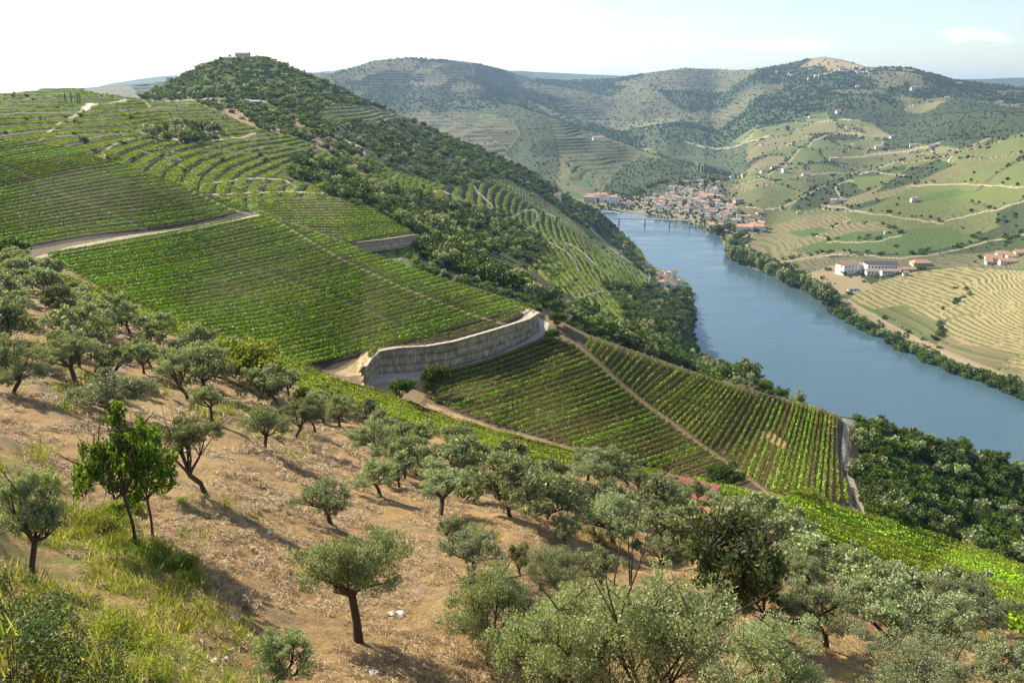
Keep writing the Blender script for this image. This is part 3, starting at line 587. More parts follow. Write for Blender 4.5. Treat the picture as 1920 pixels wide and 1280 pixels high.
def place(name, proto, loc, sc=(1, 1, 1), rz=0., label=None, cat=None, group=None):
    o = empty(name, loc, rz); o.scale = [float(c) for c in sc]
    part('trunk', proto[0], o); part('crown', proto[1], o)
    return tag(o, label, cat, group)

# ---------------------------------------------------------------- vine rows
def resample(P, n):
    P = np.array(P, float); d = np.r_[0, np.cumsum(np.hypot(*np.diff(P, axis=0).T))]; t = np.linspace(0, d[-1], n)
    return np.stack([np.interp(t, d, P[:, 0]), np.interp(t, d, P[:, 1])], 1)
def vine_rows(guides, counts, poly, gaps, label, group, lay=0, leaf=.2, per=30, hgt=1.35, wid=.5, mat=None, step=.35, miss=.03, seed=1, ypatch=None):
    g = np.random.default_rng(seed); G = [resample(p, 240) for p in guides]; made = 0
    for gi in range(len(G)-1):
        for k in range(counts[gi]):
            t = k/counts[gi]; P = G[gi]*(1-t)+G[gi+1]*t; u, v = P[:, 0], P[:, 1]
            ok = inpoly(poly, u, v) if poly else np.ones(len(u), bool)
            for gp, w in gaps: ok &= ~nearline(gp, u, v, w)
            if ok.sum() < 4: continue
            X, Y, Z = at(u, v, lay)
            L = np.r_[0, np.cumsum(np.hypot(np.diff(X), np.diff(Y)))]; s = np.arange(0, L[-1], step)
            x = np.interp(s, L, X); y = np.interp(s, L, Y); z = np.interp(s, L, Z); kk = np.interp(s, L, ok.astype(float)) > .5
            kk &= vnoise(x*1.1, y*1.1, seed) > miss*2.2
            x, y, z = x[kk], y[kk], z[kk]
            if len(x) < 4: continue
            tx = np.gradient(x)+1e-9; ty = np.gradient(y); nn = np.hypot(tx, ty); nx, ny = -ty/nn, tx/nn
            m = max(1, int(per*step)); n = len(x)*m; i = np.repeat(np.arange(len(x)), m)
            vig = .75+.5*vnoise(x*.8+5, y*.8, seed+3)
            a = g.uniform(0, 2*np.pi, n); rr = np.sqrt(g.random(n))*.5; off = np.cos(a)*rr*wid*2*vig[i]; hh = hgt*.58+np.sin(a)*rr*hgt*.9*vig[i]
            along = g.uniform(-.6, .6, n)*step
            PP = np.stack([x[i]+nx[i]*off+tx[i]/nn[i]*along, y[i]+ny[i]*off+ty[i]/nn[i]*along, z[i]+hh], 1)
            c = PP.mean(0); c[2] = z.min(); me = leafmesh('vine_row', PP-c, leaf, mat[int(g.random()*len(mat))] if isinstance(mat, list) else (mat or M_VINE), aspect=1.25, up=.35, seed=int(g.integers(1e9)))
            w_ = MB_wire(x-c[0], y-c[1], z-c[2], hgt); me = join_wire(me, w_)
            o = D.objects.new('vine_row', me); COL.objects.link(o); o.location = [float(q) for q in c]; tag(o, label, 'vine row', group); made += 1
    print(group, made)
def MB_wire(x, y, z, h):                 # the trellis line that carries the row
    P = np.stack([x, y, z+h*.5], 1); Q = P+[0, 0, h*.3]; n = len(P); return np.concatenate([P, Q]), [(i, i+1, n+i+1, n+i) for i in range(n-1)]
def join_wire(me, w_):
    V, f = w_; nv = len(me.vertices); n = len(me.polygons); co = np.empty(nv*3, np.float32); me.vertices.foreach_get('co', co); r = np.empty(n, np.float32); me.attributes['rnd'].data.foreach_get('value', r)
    fa = np.concatenate([np.arange(4*n).reshape(n, 4), np.array(f)+nv]); o = mesh_np('vine_row', np.concatenate([co.reshape(-1, 3), V]), fa, [me.materials[0]], False, [('rnd', 'FACE', 'FLOAT', np.r_[r, np.zeros(len(f))])], link=False)
    m2 = o.data; D.objects.remove(o); D.meshes.remove(me); return m2
VM = M_VINE
vine_rows([[(-260,302),(0,266),(480,196)], [(-260,385),(0,345),(240,300),(480,262)], [(-260,520),(0,476),(50,466),(150,449),(270,434),(360,421),(476,397)]], [15, 19], UF,
    [([(0,308),(60,333),(120,365),(200,396),(268,428)], 5), ([(330,343),(430,392),(470,402)], 3)], 'green vine row on the upper left hill field above the dusty track', 'vine rows of the upper hill field', leaf=.24, per=38, hgt=1.0, wid=.28, mat=VM, seed=3)
vine_rows([[(60,487),(180,466),(290,446),(390,426),(482,405),(700,350)], [(0,590),(200,556),(400,522),(560,487),(700,452),(900,400)], [(100,760),(400,716),(560,697),(652,674),(800,634),(985,583),(1100,545)]], [14, 26], LF,
    [([(370,450),(480,505),(620,552),(720,597),(800,640)], 5), ([(500,404),(560,440),(640,486),(760,542),(880,588),(960,612)], 3.4)], 'green vine row on the big hill field above the long retaining wall', 'vine rows of the big field above the wall', leaf=.23, per=42, hgt=1.0, wid=.28, mat=VM, seed=5)
vine_rows([[(681,698),(697,667),(718,652),(760,644),(850,632),(930,608),(992,580),(1003,572),(985,556),(930,542)], [(681,699),(697,668),(718,653),(760,645),(850,633),(930,609),(992,581),(1003,573),(985,557),(930,543)]], [1], None, [], 'single vine row following the curved top of the long retaining wall', None, leaf=.26, per=34, seed=7)
vine_rows([[(780,730),(840,701),(915,680),(1030,638),(1100,610)], [(700,838),(850,795),(1000,748),(1130,702),(1250,655)], [(1000,965),(1195,893),(1325,850),(1450,805)], [(1250,965),(1330,938),(1440,902),(1500,882)]], [10, 20, 6], LVL,
    [], 'dark green vine row on the lower field just under the long retaining wall', 'vine rows of the field under the wall', leaf=.22, per=38, mat=[M_VINE, M_VINEY, M_VINEY], seed=9, miss=.06, hgt=.95, wid=.28)
vine_rows([[(1098,654),(1112,634)], [(1184,731),(1236,676)], [(1226,764),(1308,703)], [(1330,845),(1405,733)], [(1436,922),(1490,756)], [(1541,950),(1556,772)], [(1602,946),(1577,784)]], [10, 5, 12, 9, 9, 4], LVR,
    [([(1062,628),(1110,670),(1200,752),(1330,845),(1445,926)], 1.6), ([(1432,812),(1470,836)], 12), ([(1285,756),(1330,775)], 4)], 'vine row running straight downhill on the slope beside the river', 'vine rows of the slope beside the river', leaf=.26, per=24, mat=[M_VINE, M_VINEY], seed=11, miss=.05, hgt=1.1, wid=.3)
up1 = [(83,520),(133,530),(200,560),(300,600),(400,640),(467,653),(533,680),(640,723),(740,752),(840,792),(940,822),(1063,852),(1180,882),(1290,905)]
lo1 = [(100,543),(133,560),(200,588),(283,616),(377,648),(423,664),(520,712),(550,732),(650,765),(740,795),(840,830),(940,862),(1020,876),(1100,888)]
vine_rows([up1, lo1], [9], None, [], 'bright green vine row along the gully between the olive grove and the hill', 'vine rows of the gully strip', leaf=.24, per=34, mat=M_LIME, seed=13, hgt=1.3, wid=.6)
up2 = [(1300,906),(1336,914),(1430,941),(1542,952),(1617,974),(1692,993),(1805,1027),(1917,1073),(2200,1200)]
lo2 = [(1300,912),(1336,922),(1437,980),(1520,1025),(1600,1066),(1700,1105),(1764,1135),(1842,1178),(1917,1205),(2050,1270)]
vine_rows([up2, lo2], [15], None, [], 'lush bright green vine row falling to the right below the olive grove', 'vine rows of the lush lower strip', leaf=.22, per=56, mat=[M_VINE, M_VINE, M_LIME], seed=15, hgt=1.35, wid=.55)
VF = [(490,386),(520,378),(610,371),(700,393),(776,438),(700,452),(670,462),(480,392)]
vine_rows([[(470,372),(610,366),(800,372)], [(560,455),(650,462),(700,450),(776,436)]], [18], VF, [], 'vine row of the small field behind the crest above a short wall', 'vine rows of the small field behind the crest', lay=1, leaf=.42, per=13, seed=17, step=.6)
print('rows', time.time()-T0)

# ---------------------------------------------------------------- trees and shrubs
OLV_N = [tree_proto(100+i, h=4, w=4.2, trunk=[1.5, 1.1, 1.8, .9, 1.3][i], limbs=[7, 6, 8, 6, 7][i], nl=17000, leaf=.115, mat=M_OLIVE, blob=.46, lean=.5, thick=.15, fill=1.25, twigs=1, low=[0, .3, 0, .5, .2][i]) for i in range(5)]
OLV_M = [tree_proto(200+i, h=4, w=4.4, trunk=1.0, limbs=6+i % 3, nl=4200, leaf=.26, mat=M_OLIVE, aspect=2.3, blob=.48, lean=.4, thick=.13, fill=1.15, low=[0, .4, .1, .5, 0, .3][i]) for i in range(6)]
BUSHY = [tree_proto(300+i, h=4, w=4.6, trunk=.35, limbs=9, nl=34000, leaf=.10, mat=M_OLIVE, aspect=3.2, blob=.56, fill=1.15, lean=.2, thick=.10, low=1.0, twigs=4) for i in range(3)]
BROAD = [tree_proto(400+i, h=4, w=2.8, trunk=1.4, limbs=9, nl=6500, leaf=.105, mat=M_BROAD, aspect=1.5, up=-.2, blob=.5, lean=.1, thick=.06, fill=1.2, low=.6, twigs=4) for i in range(2)]
UMB = tree_proto(155, h=4, w=4.3, trunk=1.8, limbs=9, nl=22000, leaf=.11, mat=M_OLIVE, blob=.5, lean=.15, thick=.17, fill=1.1)
DARKT = tree_proto(450, h=4, w=4, trunk=.7, limbs=10, nl=6500, leaf=.17, mat=leafmat('cherry_leaves', (.02, .04, .012), (.05, .08, .018), (.16, .17, .04), .25), aspect=1.8, up=-.3, blob=.5, lean=.3, thick=.12, fill=1.1, low=.9, twigs=9)
LIMET = tree_proto(460, h=4, w=4.4, trunk=.5, limbs=9, nl=7000, leaf=.22, mat=M_LIME, aspect=1.5, blob=.6, thick=.1, low=.9)
ROUND = tree_proto(470, h=4, w=4.2, trunk=.5, limbs=8, nl=6000, leaf=.24, mat=M_SCRUB, aspect=1.6, blob=.62, thick=.1, low=.8)
def ptree(name, proto, u, v, hpx, wpx, label, cat, group=None, rz=None, lay=None):
    x, y, z = (float(a[0]) for a in at(u, v, lay)); dist = math.sqrt(x*x+y*y+z*z)
    dd = y*CP-z*SP
    hw = hpx*dd/F/max(.8, math.cos(math.radians(20))); ww = wpx*dd/F
    s = ww/4.3
    return place(name, proto, (x, y, z-.05), (s, s, hw/4.05), rng.uniform(0, 6.3) if rz is None else rz, label, cat, group)
NEAR = [  # u, v of the foot; height and width in photo pixels; which form; what tells it apart
 (65,1098,222,160,'N0','olive tree with a dense round crown at the left edge, above green weeds'),
 (383,925,150,140,'N1','olive tree with a curved dark trunk beside the tall broad-leaved tree'),
 (672,1197,222,200,'N2','umbrella-shaped olive tree with a bare straight trunk on open straw slope'),
 (25,740,108,125,'N3','leaning olive tree with a bent trunk at the left edge of the bare slope'),
 (143,722,100,125,'N4','olive tree with a short dark trunk second from the left edge'),
 (215,776,92,165,'N3','wide low olive tree behind the top of the tall broad-leaved tree'),
 (352,748,105,105,'N1','olive tree with a short straight trunk above the middle of the left slope'),
 (397,792,68,82,'N0','small olive tree with a forked trunk, left of the twin-stemmed one'),
 (497,842,85,95,'N4','slender twin-stemmed olive tree beside the open straw slope'),
 (555,830,72,92,'N1','olive tree with a sloping trunk just below the lime bush'),
 (592,818,72,60,'N2','young upright olive tree beside the sloping-trunk one'),
 (638,808,72,80,'N0','rounded olive tree at the top edge of the bare slope'),
 (696,862,80,105,'N3','olive tree with a leaning trunk beside a tuft of dry orange grass'),
 (712,934,70,100,'N4','low olive tree in the middle of the grove above the umbrella-shaped one'),
 (620,985,95,120,'N2','spreading olive tree on the straw slope up behind the umbrella-shaped one'),
 (827,972,88,150,'N1','wide olive tree with a flat crown in the middle of the grove'),
 (989,948,82,84,'N0','olive tree with a straight bare trunk right of the slim sapling'),
 (951,882,52,72,'N4','small olive tree on the edge of the gully vines'),
 (862,890,82,95,'N3','silvery olive tree overlapping the gully vines'),
 (1099,922,70,112,'N2','flat-topped olive tree just left of the rusty roof'),
 (1189,930,54,58,'N1','small olive tree beside the left end of the rusty roof'),
 (1265,965,66,80,'N0','olive tree in front of the rusty roof'),
 (845,1042,80,72,'N0','narrow olive tree at the head of the big bushy ones'),
 (886,1082,84,150,'N4','olive tree with a crooked trunk behind the big bushy olive'),
 (975,1075,72,62,'N1','small dark olive tree squeezed between larger crowns'),
 (1062,1024,64,70,'N3','olive tree below the dark pointed sapling'),
 (1150,1022,105,150,'N2','broad silvery olive tree left of the dark cherry tree'),
 (1593,1080,66,80,'N1','small olive tree against the lush vine strip'),
 (1500,1135,92,115,'N0','olive tree right of the dark cherry tree'),
 (1490,1045,58,80,'N4','small olive tree at the edge of the lush vines, uphill of a bare path'),
 (1700,1150,100,150,'N3','olive tree with a wide crown in the lower right, touching the vines'),
 (1625,1232,150,230,'N1','big olive tree with a leaning dark trunk in the lower right'),
 (1800,1215,100,165,'N2','silvery olive tree right of the leaning-trunk one'),
 (1865,1290,110,170,'N0','olive tree in the bottom right corner'),
 (1250,1060,72,110,'N3','olive tree behind the left of the dark cherry tree'),
 (1548,1215,120,165,'N2','silvery olive tree between the cherry tree and the leaning-trunk olive'),
 (1655,1135,84,115,'N0','small olive tree just below the lush vines in the right part'),
 (1745,1255,125,170,'N4','dense olive tree at the lower right, left of the corner one'),
 (1860,1195,84,120,'N1','olive tree at the right edge below the lush vines'),
 (1385,1065,86,110,'N4','olive tree whose crown rises behind the right side of the cherry tree'),
 (1420,1185,110,150,'N3','olive tree just below the cherry tree on its right'),
 (1130,1110,90,125,'N0','olive tree behind the largest bushy one'),
 (535,1292,142,160,'N4','thin-crowned young olive tree at the bottom edge left of centre')]
for u, v, h, w, f, lab in NEAR: ptree('olive_tree', UMB if 'umbrella' in lab[:12] else OLV_N[int(f[1])], u, v, h, w, lab, 'olive tree', 'olive trees of the near grove')
for u, v, h, w, f, lab in [(930,1225,190,180,0,'tall bushy olive with leaves down to the ground near bottom centre'), (1060,1330,260,210,1,'bushy olive at the bottom edge, just right of the tall bushy one'),
 (1215,1360,310,300,2,'largest bushy olive at the bottom edge in front of the dark cherry tree'), (1430,1310,165,220,0,'bushy silver olive at the bottom edge right of the cherry tree'), (1045,1100,82,115,1,'low green bushy olive in front of the broad silvery one'), (1720,1330,120,230,2,'low bushy olive at the bottom edge in the lower right')]:
    ptree('bushy_olive', BUSHY[f], u, v, h, w, lab, 'olive tree', 'bushy olives of the foreground')
ptree('broadleaf_tree', BROAD[0], 258, 1038, 315, 215, 'tall thin-trunked tree with large glossy green leaves on the left', 'tree')
ptree('broadleaf_tree', BROAD[1], 288, 1016, 235, 170, 'second large-leaved tree with a thick dark trunk just right of the tallest', 'tree')
ptree('broadleaf_tree', BROAD[1], 1063, 985, 92, 68, 'dark pointed sapling with upright branches in the middle of the grove', 'tree')
ptree('broadleaf_tree', BROAD[0], 944, 967, 92, 58, 'slim sapling on a stick-thin stem casting a thin shadow', 'tree')
ptree('cherry_tree', DARKT, 1345, 1175, 235, 225, 'dark cherry tree with bare twigs and drooping leaves among the olives', 'tree')
ptree('lime_bush', LIMET, 470, 727, 92, 112, 'round lime green tree beside the gully vines above the grove', 'bush')
ptree('lime_bush', LIMET, 600, 770, 60, 95, 'yellow-green bush at the edge of the gully vines', 'bush')
ptree('lime_bush', LIMET, 215, 620, 32, 40, 'small yellow-green bush among the upper olives', 'bush')
ptree('lime_bush', LIMET, 1515, 952, 38, 56, 'low lime bush at the foot of the river-side vine rows', 'bush')
ptree('round_tree', ROUND, 1356, 918, 52, 60, 'round dark tree at the foot of the field under the wall', 'tree')
ptree('round_tree', ROUND, 756, 752, 44, 46, 'dark shrub at the foot of the long wall\'s left end', 'tree')
ptree('round_tree', ROUND, 818, 745, 66, 50, 'dark ragged tree at the corner of the field under the wall', 'tree')
ptree('round_tree', ROUND, 1036, 644, 30, 30, 'round tree on the bend of the road at the wall\'s right end', 'tree')
ptree('round_tree', ROUND, 1046, 612, 28, 34, 'round tree behind the road bend at the wall\'s right end', 'tree')
ptree('round_tree', ROUND, 22, 492, 48, 66, 'dark bushy tree at the left edge where the track starts', 'tree')
ptree('round_tree', ROUND, 1431, 738, 22, 26, 'lone round bush on the crest against the river', 'tree')
# olives that fill the far part of the grove, spaced by hand-like jitter
GR = [(-300,500),(0,492),(60,500),(110,545),(210,600),(300,625),(380,655),(430,675),(520,725),(600,765),(700,800),(820,850),(900,880),(1000,905),(1100,930),(1160,900),(1300,935),(1450,1010),(1560,1075),(1700,1110),(1800,1180),(1700,1170),(1400,1090),(1100,1000),(950,930),(800,880),(640,800),(420,740),(200,720),(0,700),(-300,690)]
pts = []; taken = [(float(a[0]), float(b_[0])) for a, b_, c_ in (at(u, v, 0) for u, v, *_ in NEAR)]
g = np.random.default_rng(5); tries = 0
cu = g.uniform(-300, 1800, 9000); cv = g.uniform(492, 1180, 9000); okc = inpoly(GR, cu, cv) | inpoly([(640,830),(1100,960),(1450,1060),(1700,1150),(1800,1180),(1500,1170),(1300,1060),(1000,1000),(760,930)], cu, cv); cu, cv = cu[okc], cv[okc]; cx, cyy, cz = at(cu, cv, 0)
for u, v, x, y, z in zip(cu, cv, cx, cyy, cz):
    if len(pts) > 205: break
    if all((x-a)**2+(y-b_)**2 > 4.4**2 for a, b_ in taken): taken.append((x, y)); pts.append((u, v, x, y, z))
for i, (u, v, x, y, z) in enumerate(pts):
    s = g.uniform(.8, 1.2); sz = s*g.uniform(.85, 1.1)
    zone = 'upper left of the grove' if u < 500 else 'top of the grove beside the gully vines' if u < 1100 else 'right part of the grove above the lush vines'
    place('olive_tree', OLV_M[i % 6], (x, y, z-.1), (s, s, sz), g.uniform(0, 6.3), 'grey-green olive tree crowded in the '+zone, 'olive tree', 'olive trees crowded in the '+zone)
print('trees', time.time()-T0, len(pts))

# scrub and woods: every shrub has a place on the land; the largest in view are objects, the others one object
PR = []
def proto_obj(name, me): o = D.objects.new(name, me); return o
for i in range(5):
    g = np.random.default_rng(600+i); n = 620; k = 9
    c = g.normal(size=(k, 3))*[.55, .55, .28]+[0, 0, .85]; c[:, 2] = np.clip(c[:, 2], .45, 1.5); kk = g.integers(0, k, n); dr = unit(g.normal(size=(n, 3)))
    P = c[kk]+dr*(.52*g.random((n, 1))**.3); P[:, 2] = np.maximum(P[:, 2], .05)
    PR.append(leafmesh('crown', P, .27, [M_SCRUB, M_SCRUB, M_OLIVE, M_SCRUB, M_BROAD][i], out=dr*.9, aspect=1.4, up=.3, seed=i))
PF = []
for i in range(3):
    g = np.random.default_rng(700+i); n = 90; dr = unit(g.normal(size=(n, 3))); P = dr*(.75*g.random((n, 1))**.3)+[0, 0, .8]
    PF.append(leafmesh('crown', P, .62, [M_FAR, M_FAR, M_SCRUB][i], out=dr*.9, aspect=1.3, up=.3, seed=i))
TRK = tubemesh('trunk', [[(0, 0, -.4, .09), (0, 0, .3, .07), (.05, .02, .8, .04)]], M_BARK, 5)
dx = np.diff(RR, axis=1)[:-1]; wdt = RR[:-1, :-1]*(TH[1]-TH[0]); area = np.abs(dx)*wdt
lam = area*DEN[:-1, :-1]*(~BED[:-1, :-1])*(ZZ[:-1, :-1] > WATER+.6)
cnt = np.random.default_rng(1).poisson(np.clip(lam, 0, 5)); ii, jj = np.nonzero(cnt); rep = np.repeat(np.arange(len(ii)), cnt[ii, jj]); ii, jj = ii[rep], jj[rep]
g = np.random.default_rng(2); a, b_ = g.random(len(ii)), g.random(len(ii))
rr_ = RR[ii, jj]+(RR[ii, jj+1]-RR[ii, jj])*a; th_ = TH[ii]+(TH[1]-TH[0])*b_; zz_ = ZZ[ii, jj]*(1-a)+ZZ[ii, jj+1]*a
sx = rr_*np.sin(th_); sy = rr_*np.cos(th_)
size = g.uniform(.55, 1.35, len(ii))**1.3
size = size*np.where(rr_ < 320, 1.25, np.where(rr_ < 1400, (2.5+1.1*vnoise(sx/60, sy/60, 3))*np.where(rr_ > 620, .78, 1), np.where(rr_ < 3400, 2.3, 3.9)))
size *= np.where(SO[ii, jj] > .3, .6, 1)*np.where(SMALL[ii, jj], .38, 1)
vis = size/rr_*(LA[ii, jj] >= 0)
uu, vv_ = project(sx, sy, zz_); inside = (uu > 0) & (uu < 1920)
# do not let shrubs stand in front of the houses and fields: only where the cover asked for them
rank = np.argsort(-(vis*inside)); top = rank[:250]; rest = np.ones(len(ii), bool); rest[top] = False
for q_ in top:
    o = empty('shrub', (sx[q_], sy[q_], zz_[q_]-.1), g.uniform(0, 6.3)); s = float(size[q_]); o.scale = (s, s, s*float(g.uniform(.8, 1.15)))
    k = int(g.integers(0, 5)); part('trunk', TRK, o); part('crown', PR[k], o)
    if uu[q_] > 1560: lab, gr_ = 'dense shrub on the dark headland that drops to the river at the right', 'shrubs of the headland above the river'
    else: lab, gr_ = 'dark shrub on the steep brushy slope just behind the crest of the vine hill', 'shrubs behind the vine crest'
    tag(o, lab, 'shrub', gr_)
def instancer(name, x, y, z, sc, pick, protos, label):
    col = D.collections.new(name+'_forms')
    for i, me in enumerate(protos):
        o = D.objects.new('%s_form_%d' % (name, i), me); col.objects.link(o)
    n = len(x); me = D.meshes.new(name); me.vertices.add(n); me.vertices.foreach_set('co', np.stack([x, y, z], 1).astype(np.float32).ravel())
    for an, data in (('sc', sc), ('pk', pick), ('rz', np.random.default_rng(n).uniform(0, 6.28, n))):
        a = me.attributes.new(an, 'INT' if an == 'pk' else 'FLOAT', 'POINT'); a.data.foreach_set('value', np.asarray(data, np.int32 if an == 'pk' else np.float32))
    o = D.objects.new(name, me); COL.objects.link(o)
    ng = D.node_groups.new(name, 'GeometryNodeTree'); ng.interface.new_socket('Geometry', in_out='INPUT', socket_type='NodeSocketGeometry'); ng.interface.new_socket('Geometry', in_out='OUTPUT', socket_type='NodeSocketGeometry')
    N = ng.nodes; L = ng.links; gi = N.new('NodeGroupInput'); go = N.new('NodeGroupOutput'); ip = N.new('GeometryNodeInstanceOnPoints'); ci = N.new('GeometryNodeCollectionInfo')
    ci.inputs['Collection'].default_value = col; ci.inputs['Separate Children'].default_value = True; ci.inputs['Reset Children'].default_value = True
    def na(nm, t):
        q = N.new('GeometryNodeInputNamedAttribute'); q.data_type = t; q.inputs['Name'].default_value = nm; return q.outputs['Attribute']
    cx_ = N.new('ShaderNodeCombineXYZ'); L.new(na('rz', 'FLOAT'), cx_.inputs[2])
    L.new(gi.outputs[0], ip.inputs['Points']); L.new(ci.outputs[0], ip.inputs['Instance']); ip.inputs['Pick Instance'].default_value = True
    L.new(na('pk', 'INT'), ip.inputs['Instance Index']); L.new(cx_.outputs[0], ip.inputs['Rotation']); L.new(na('sc', 'FLOAT'), ip.inputs['Scale']); L.new(ip.outputs[0], go.inputs[0])
    md = o.modifiers.new('scatter', 'NODES'); md.node_group = ng
    tag(o, label, name.replace('_', ' '), kind='stuff'); return o
nr = rest & (rr_ < 1400); fr_ = rest & (rr_ >= 1400)
instancer('brushwood', sx[nr], sy[nr], zz_[nr]-.15, size[nr], np.random.default_rng(3).integers(0, 5, nr.sum()), PR, 'dark green evergreen scrub covering the steep slopes of the middle hills')
instancer('far_woodland', sx[fr_], sy[fr_], zz_[fr_]-.3, size[fr_], np.random.default_rng(4).integers(0, 3, fr_.sum()), PF, 'blue-green woods and hedges on the far hills and river banks')
vmm = area*.34*VINEM[:-1, :-1]; g = np.random.default_rng(8); c_ = g.poisson(np.clip(vmm, 0, 4)); i_, j_ = np.nonzero(c_); rp = np.repeat(np.arange(len(i_)), c_[i_, j_]); i_, j_ = i_[rp], j_[rp]; a, b_ = g.random(len(i_)), g.random(len(i_))
r_ = RR[i_, j_]+(RR[i_, j_+1]-RR[i_, j_])*a; t_ = TH[i_]+(TH[1]-TH[0])*b_; vx, vy = r_*np.sin(t_), r_*np.cos(t_)
VP = []
for i in range(3):
    gq = np.random.default_rng(900+i); P = gq.normal(size=(26, 3))*[.75, .75, .3]+[0, 0, .35]; VP.append(leafmesh('vine_clump', P, .42, [M_LIME, M_VINE, M_VINEY][i], aspect=1.2, up=.5, seed=i))
instancer('terraced_vines', vx, vy, H(vx, vy)-.3, g.uniform(.8, 1.25, len(vx)), g.integers(0, 3, len(vx)), VP, 'light green vines following the narrow terraces of the middle hills')
print('vines on terraces', len(vx))
print('scrub', nr.sum(), fr_.sum(), time.time()-T0)
# ---------------------------------------------------------------- built things
class MB:
    def __init__(s): s.v = []; s.f = []; s.n = 0
    def add(s, co, f): s.v += [tuple(map(float, c)) for c in co]; s.f += [tuple(i+s.n for i in q) for q in f]; s.n += len(co); return s
    def box(s, x0, x1, y0, y1, z0, z1):
        return s.add([(x0,y0,z0),(x1,y0,z0),(x1,y1,z0),(x0,y1,z0),(x0,y0,z1),(x1,y0,z1),(x1,y1,z1),(x0,y1,z1)], [(0,3,2,1),(4,5,6,7),(0,1,5,4),(1,2,6,5),(2,3,7,6),(3,0,4,7)])
    def bar(s, a, b, w, h):
        a = np.array(a, float); b = np.array(b, float); t = unit(b-a); sd = unit(np.cross(t, [0, 0, 1.]) if abs(t[2]) < .95 else np.array([1., 0, 0])); up = np.cross(sd, t)
        c = [p+i*sd*w/2+j*up*h/2 for p in (a, b) for i, j in ((-1,-1),(1,-1),(1,1),(-1,1))]
        return s.add(c, [(0,1,2,3),(7,6,5,4),(0,4,5,1),(1,5,6,2),(2,6,7,3),(3,7,4,0)])
    def gable(s, w, d, z, h, ov=.5, t=.25, hip=0):        # ridge along x
        x0, x1, y0, y1 = -w/2-ov, w/2+ov, -d/2-ov, d/2+ov; dz = -h*ov/(d/2)
        c = [(x0,y0,z+dz),(x1,y0,z+dz),(x1,y1,z+dz),(x0,y1,z+dz),(x0+hip,0,z+h),(x1-hip,0,z+h)]
        c2 = [(a, b, q+t) for a, b, q in c]
        return s.add(c2+c, [(0,1,5,4),(2,3,4,5),(1,2,5),(3,0,4),(7,6,10,11),(9,8,11,10),(8,7,11),(6,9,10),(0,6,7,1),(1,7,8,2),(2,8,9,3),(3,9,6,0)])
    def mesh(s, name, mat):
        me = D.meshes.new(name); me.from_pydata(s.v, [], s.f); me.update(); me.materials.append(mat); return me
def wallbox(w, d, h, roofh, base=4.):
    return MB().add([(-w/2,-d/2,-base),(w/2,-d/2,-base),(w/2,d/2,-base),(-w/2,d/2,-base),(-w/2,-d/2,h),(w/2,-d/2,h),(w/2,d/2,h),(-w/2,d/2,h),(-w/2,0,h+roofh*.97),(w/2,0,h+roofh*.97)],
        [(0,1,5,4),(2,3,7,6),(1,2,6,9,5),(3,0,4,8,7)])
WINM = MB().box(-.5,.5,-.04,.04,-.75,.75).mesh('window', M_GLASS); DOORM = MB().box(-.6,.6,-.05,.05,0,2.2).mesh('door', plain('painted_door', (.12,.10,.07)))
def house_kit(w, d, fl, rh, wallm, roofm, nx, hip=0, chim=True):
    h = fl*3.3+.3; kit = [('wall', wallbox(w, d, h, rh if not hip else 0).mesh('wall', wallm), (0,0,0), 0), ('roof', MB().gable(w, d, h, rh, hip=hip).mesh('roof', roofm), (0,0,0), 0)]
    for f in range(fl):
        for i in range(nx):
            x = -w/2+w*(i+.5)/nx
            if f == 0 and i == nx//2: kit.append(('door', DOORM, (x,-d/2-.02,0.02), 0)); continue
            kit.append(('window', WINM, (x,-d/2-.02,f*3+1.6), 0))
        kit.append(('window', WINM, (-w/2-.02,-d*.2,f*3+1.6), math.pi/2)); kit.append(('window', WINM, (w/2+.02,-d*.2,f*3+1.6), math.pi/2))
    if chim: kit.append(('chimney', MB().box(-.35,.35,-.35,.35,0,1.6).mesh('chimney', wallm), (w*.28,d*.12,h+rh*.6), 0))
    return kit
def put(name, kit, loc, rz, s, label, cat, group=None):
    o = empty(name, loc, rz); o.scale = (s, s, s)
    for n, me, l, r in kit:
        if n == 'chimney': c = part(n, me, rf)
        else: c = part(n, me, o)
        if n == 'roof': rf = c
        c.location = l; c.rotation_euler = (0, 0, r)
    return tag(o, label, cat, group)
def mpp(u, v, lay):                      # metres for each photo pixel there
    x, y, z = (float(a[0]) for a in at(u, v, lay)); return (x, y, z), (y*CP-z*SP)/F
KIT = [house_kit(12, 7, 2, 1.8, M_WHITE, M_TILE, 4), house_kit(10, 7, 3, 1.8, M_WHITE, M_TILE2, 3, hip=3), house_kit(15, 7.5, 2, 1.9, M_CREAM, M_TILE2, 5), house_kit(9, 6.5, 2, 1.7, M_WHITE, M_TILE, 3), house_kit(13, 8, 3, 2., M_WHITE, M_TILE, 4, hip=3.5), house_kit(18, 8, 1, 2.3, M_WHITE, M_TILE2, 5)]
g = np.random.default_rng(21)
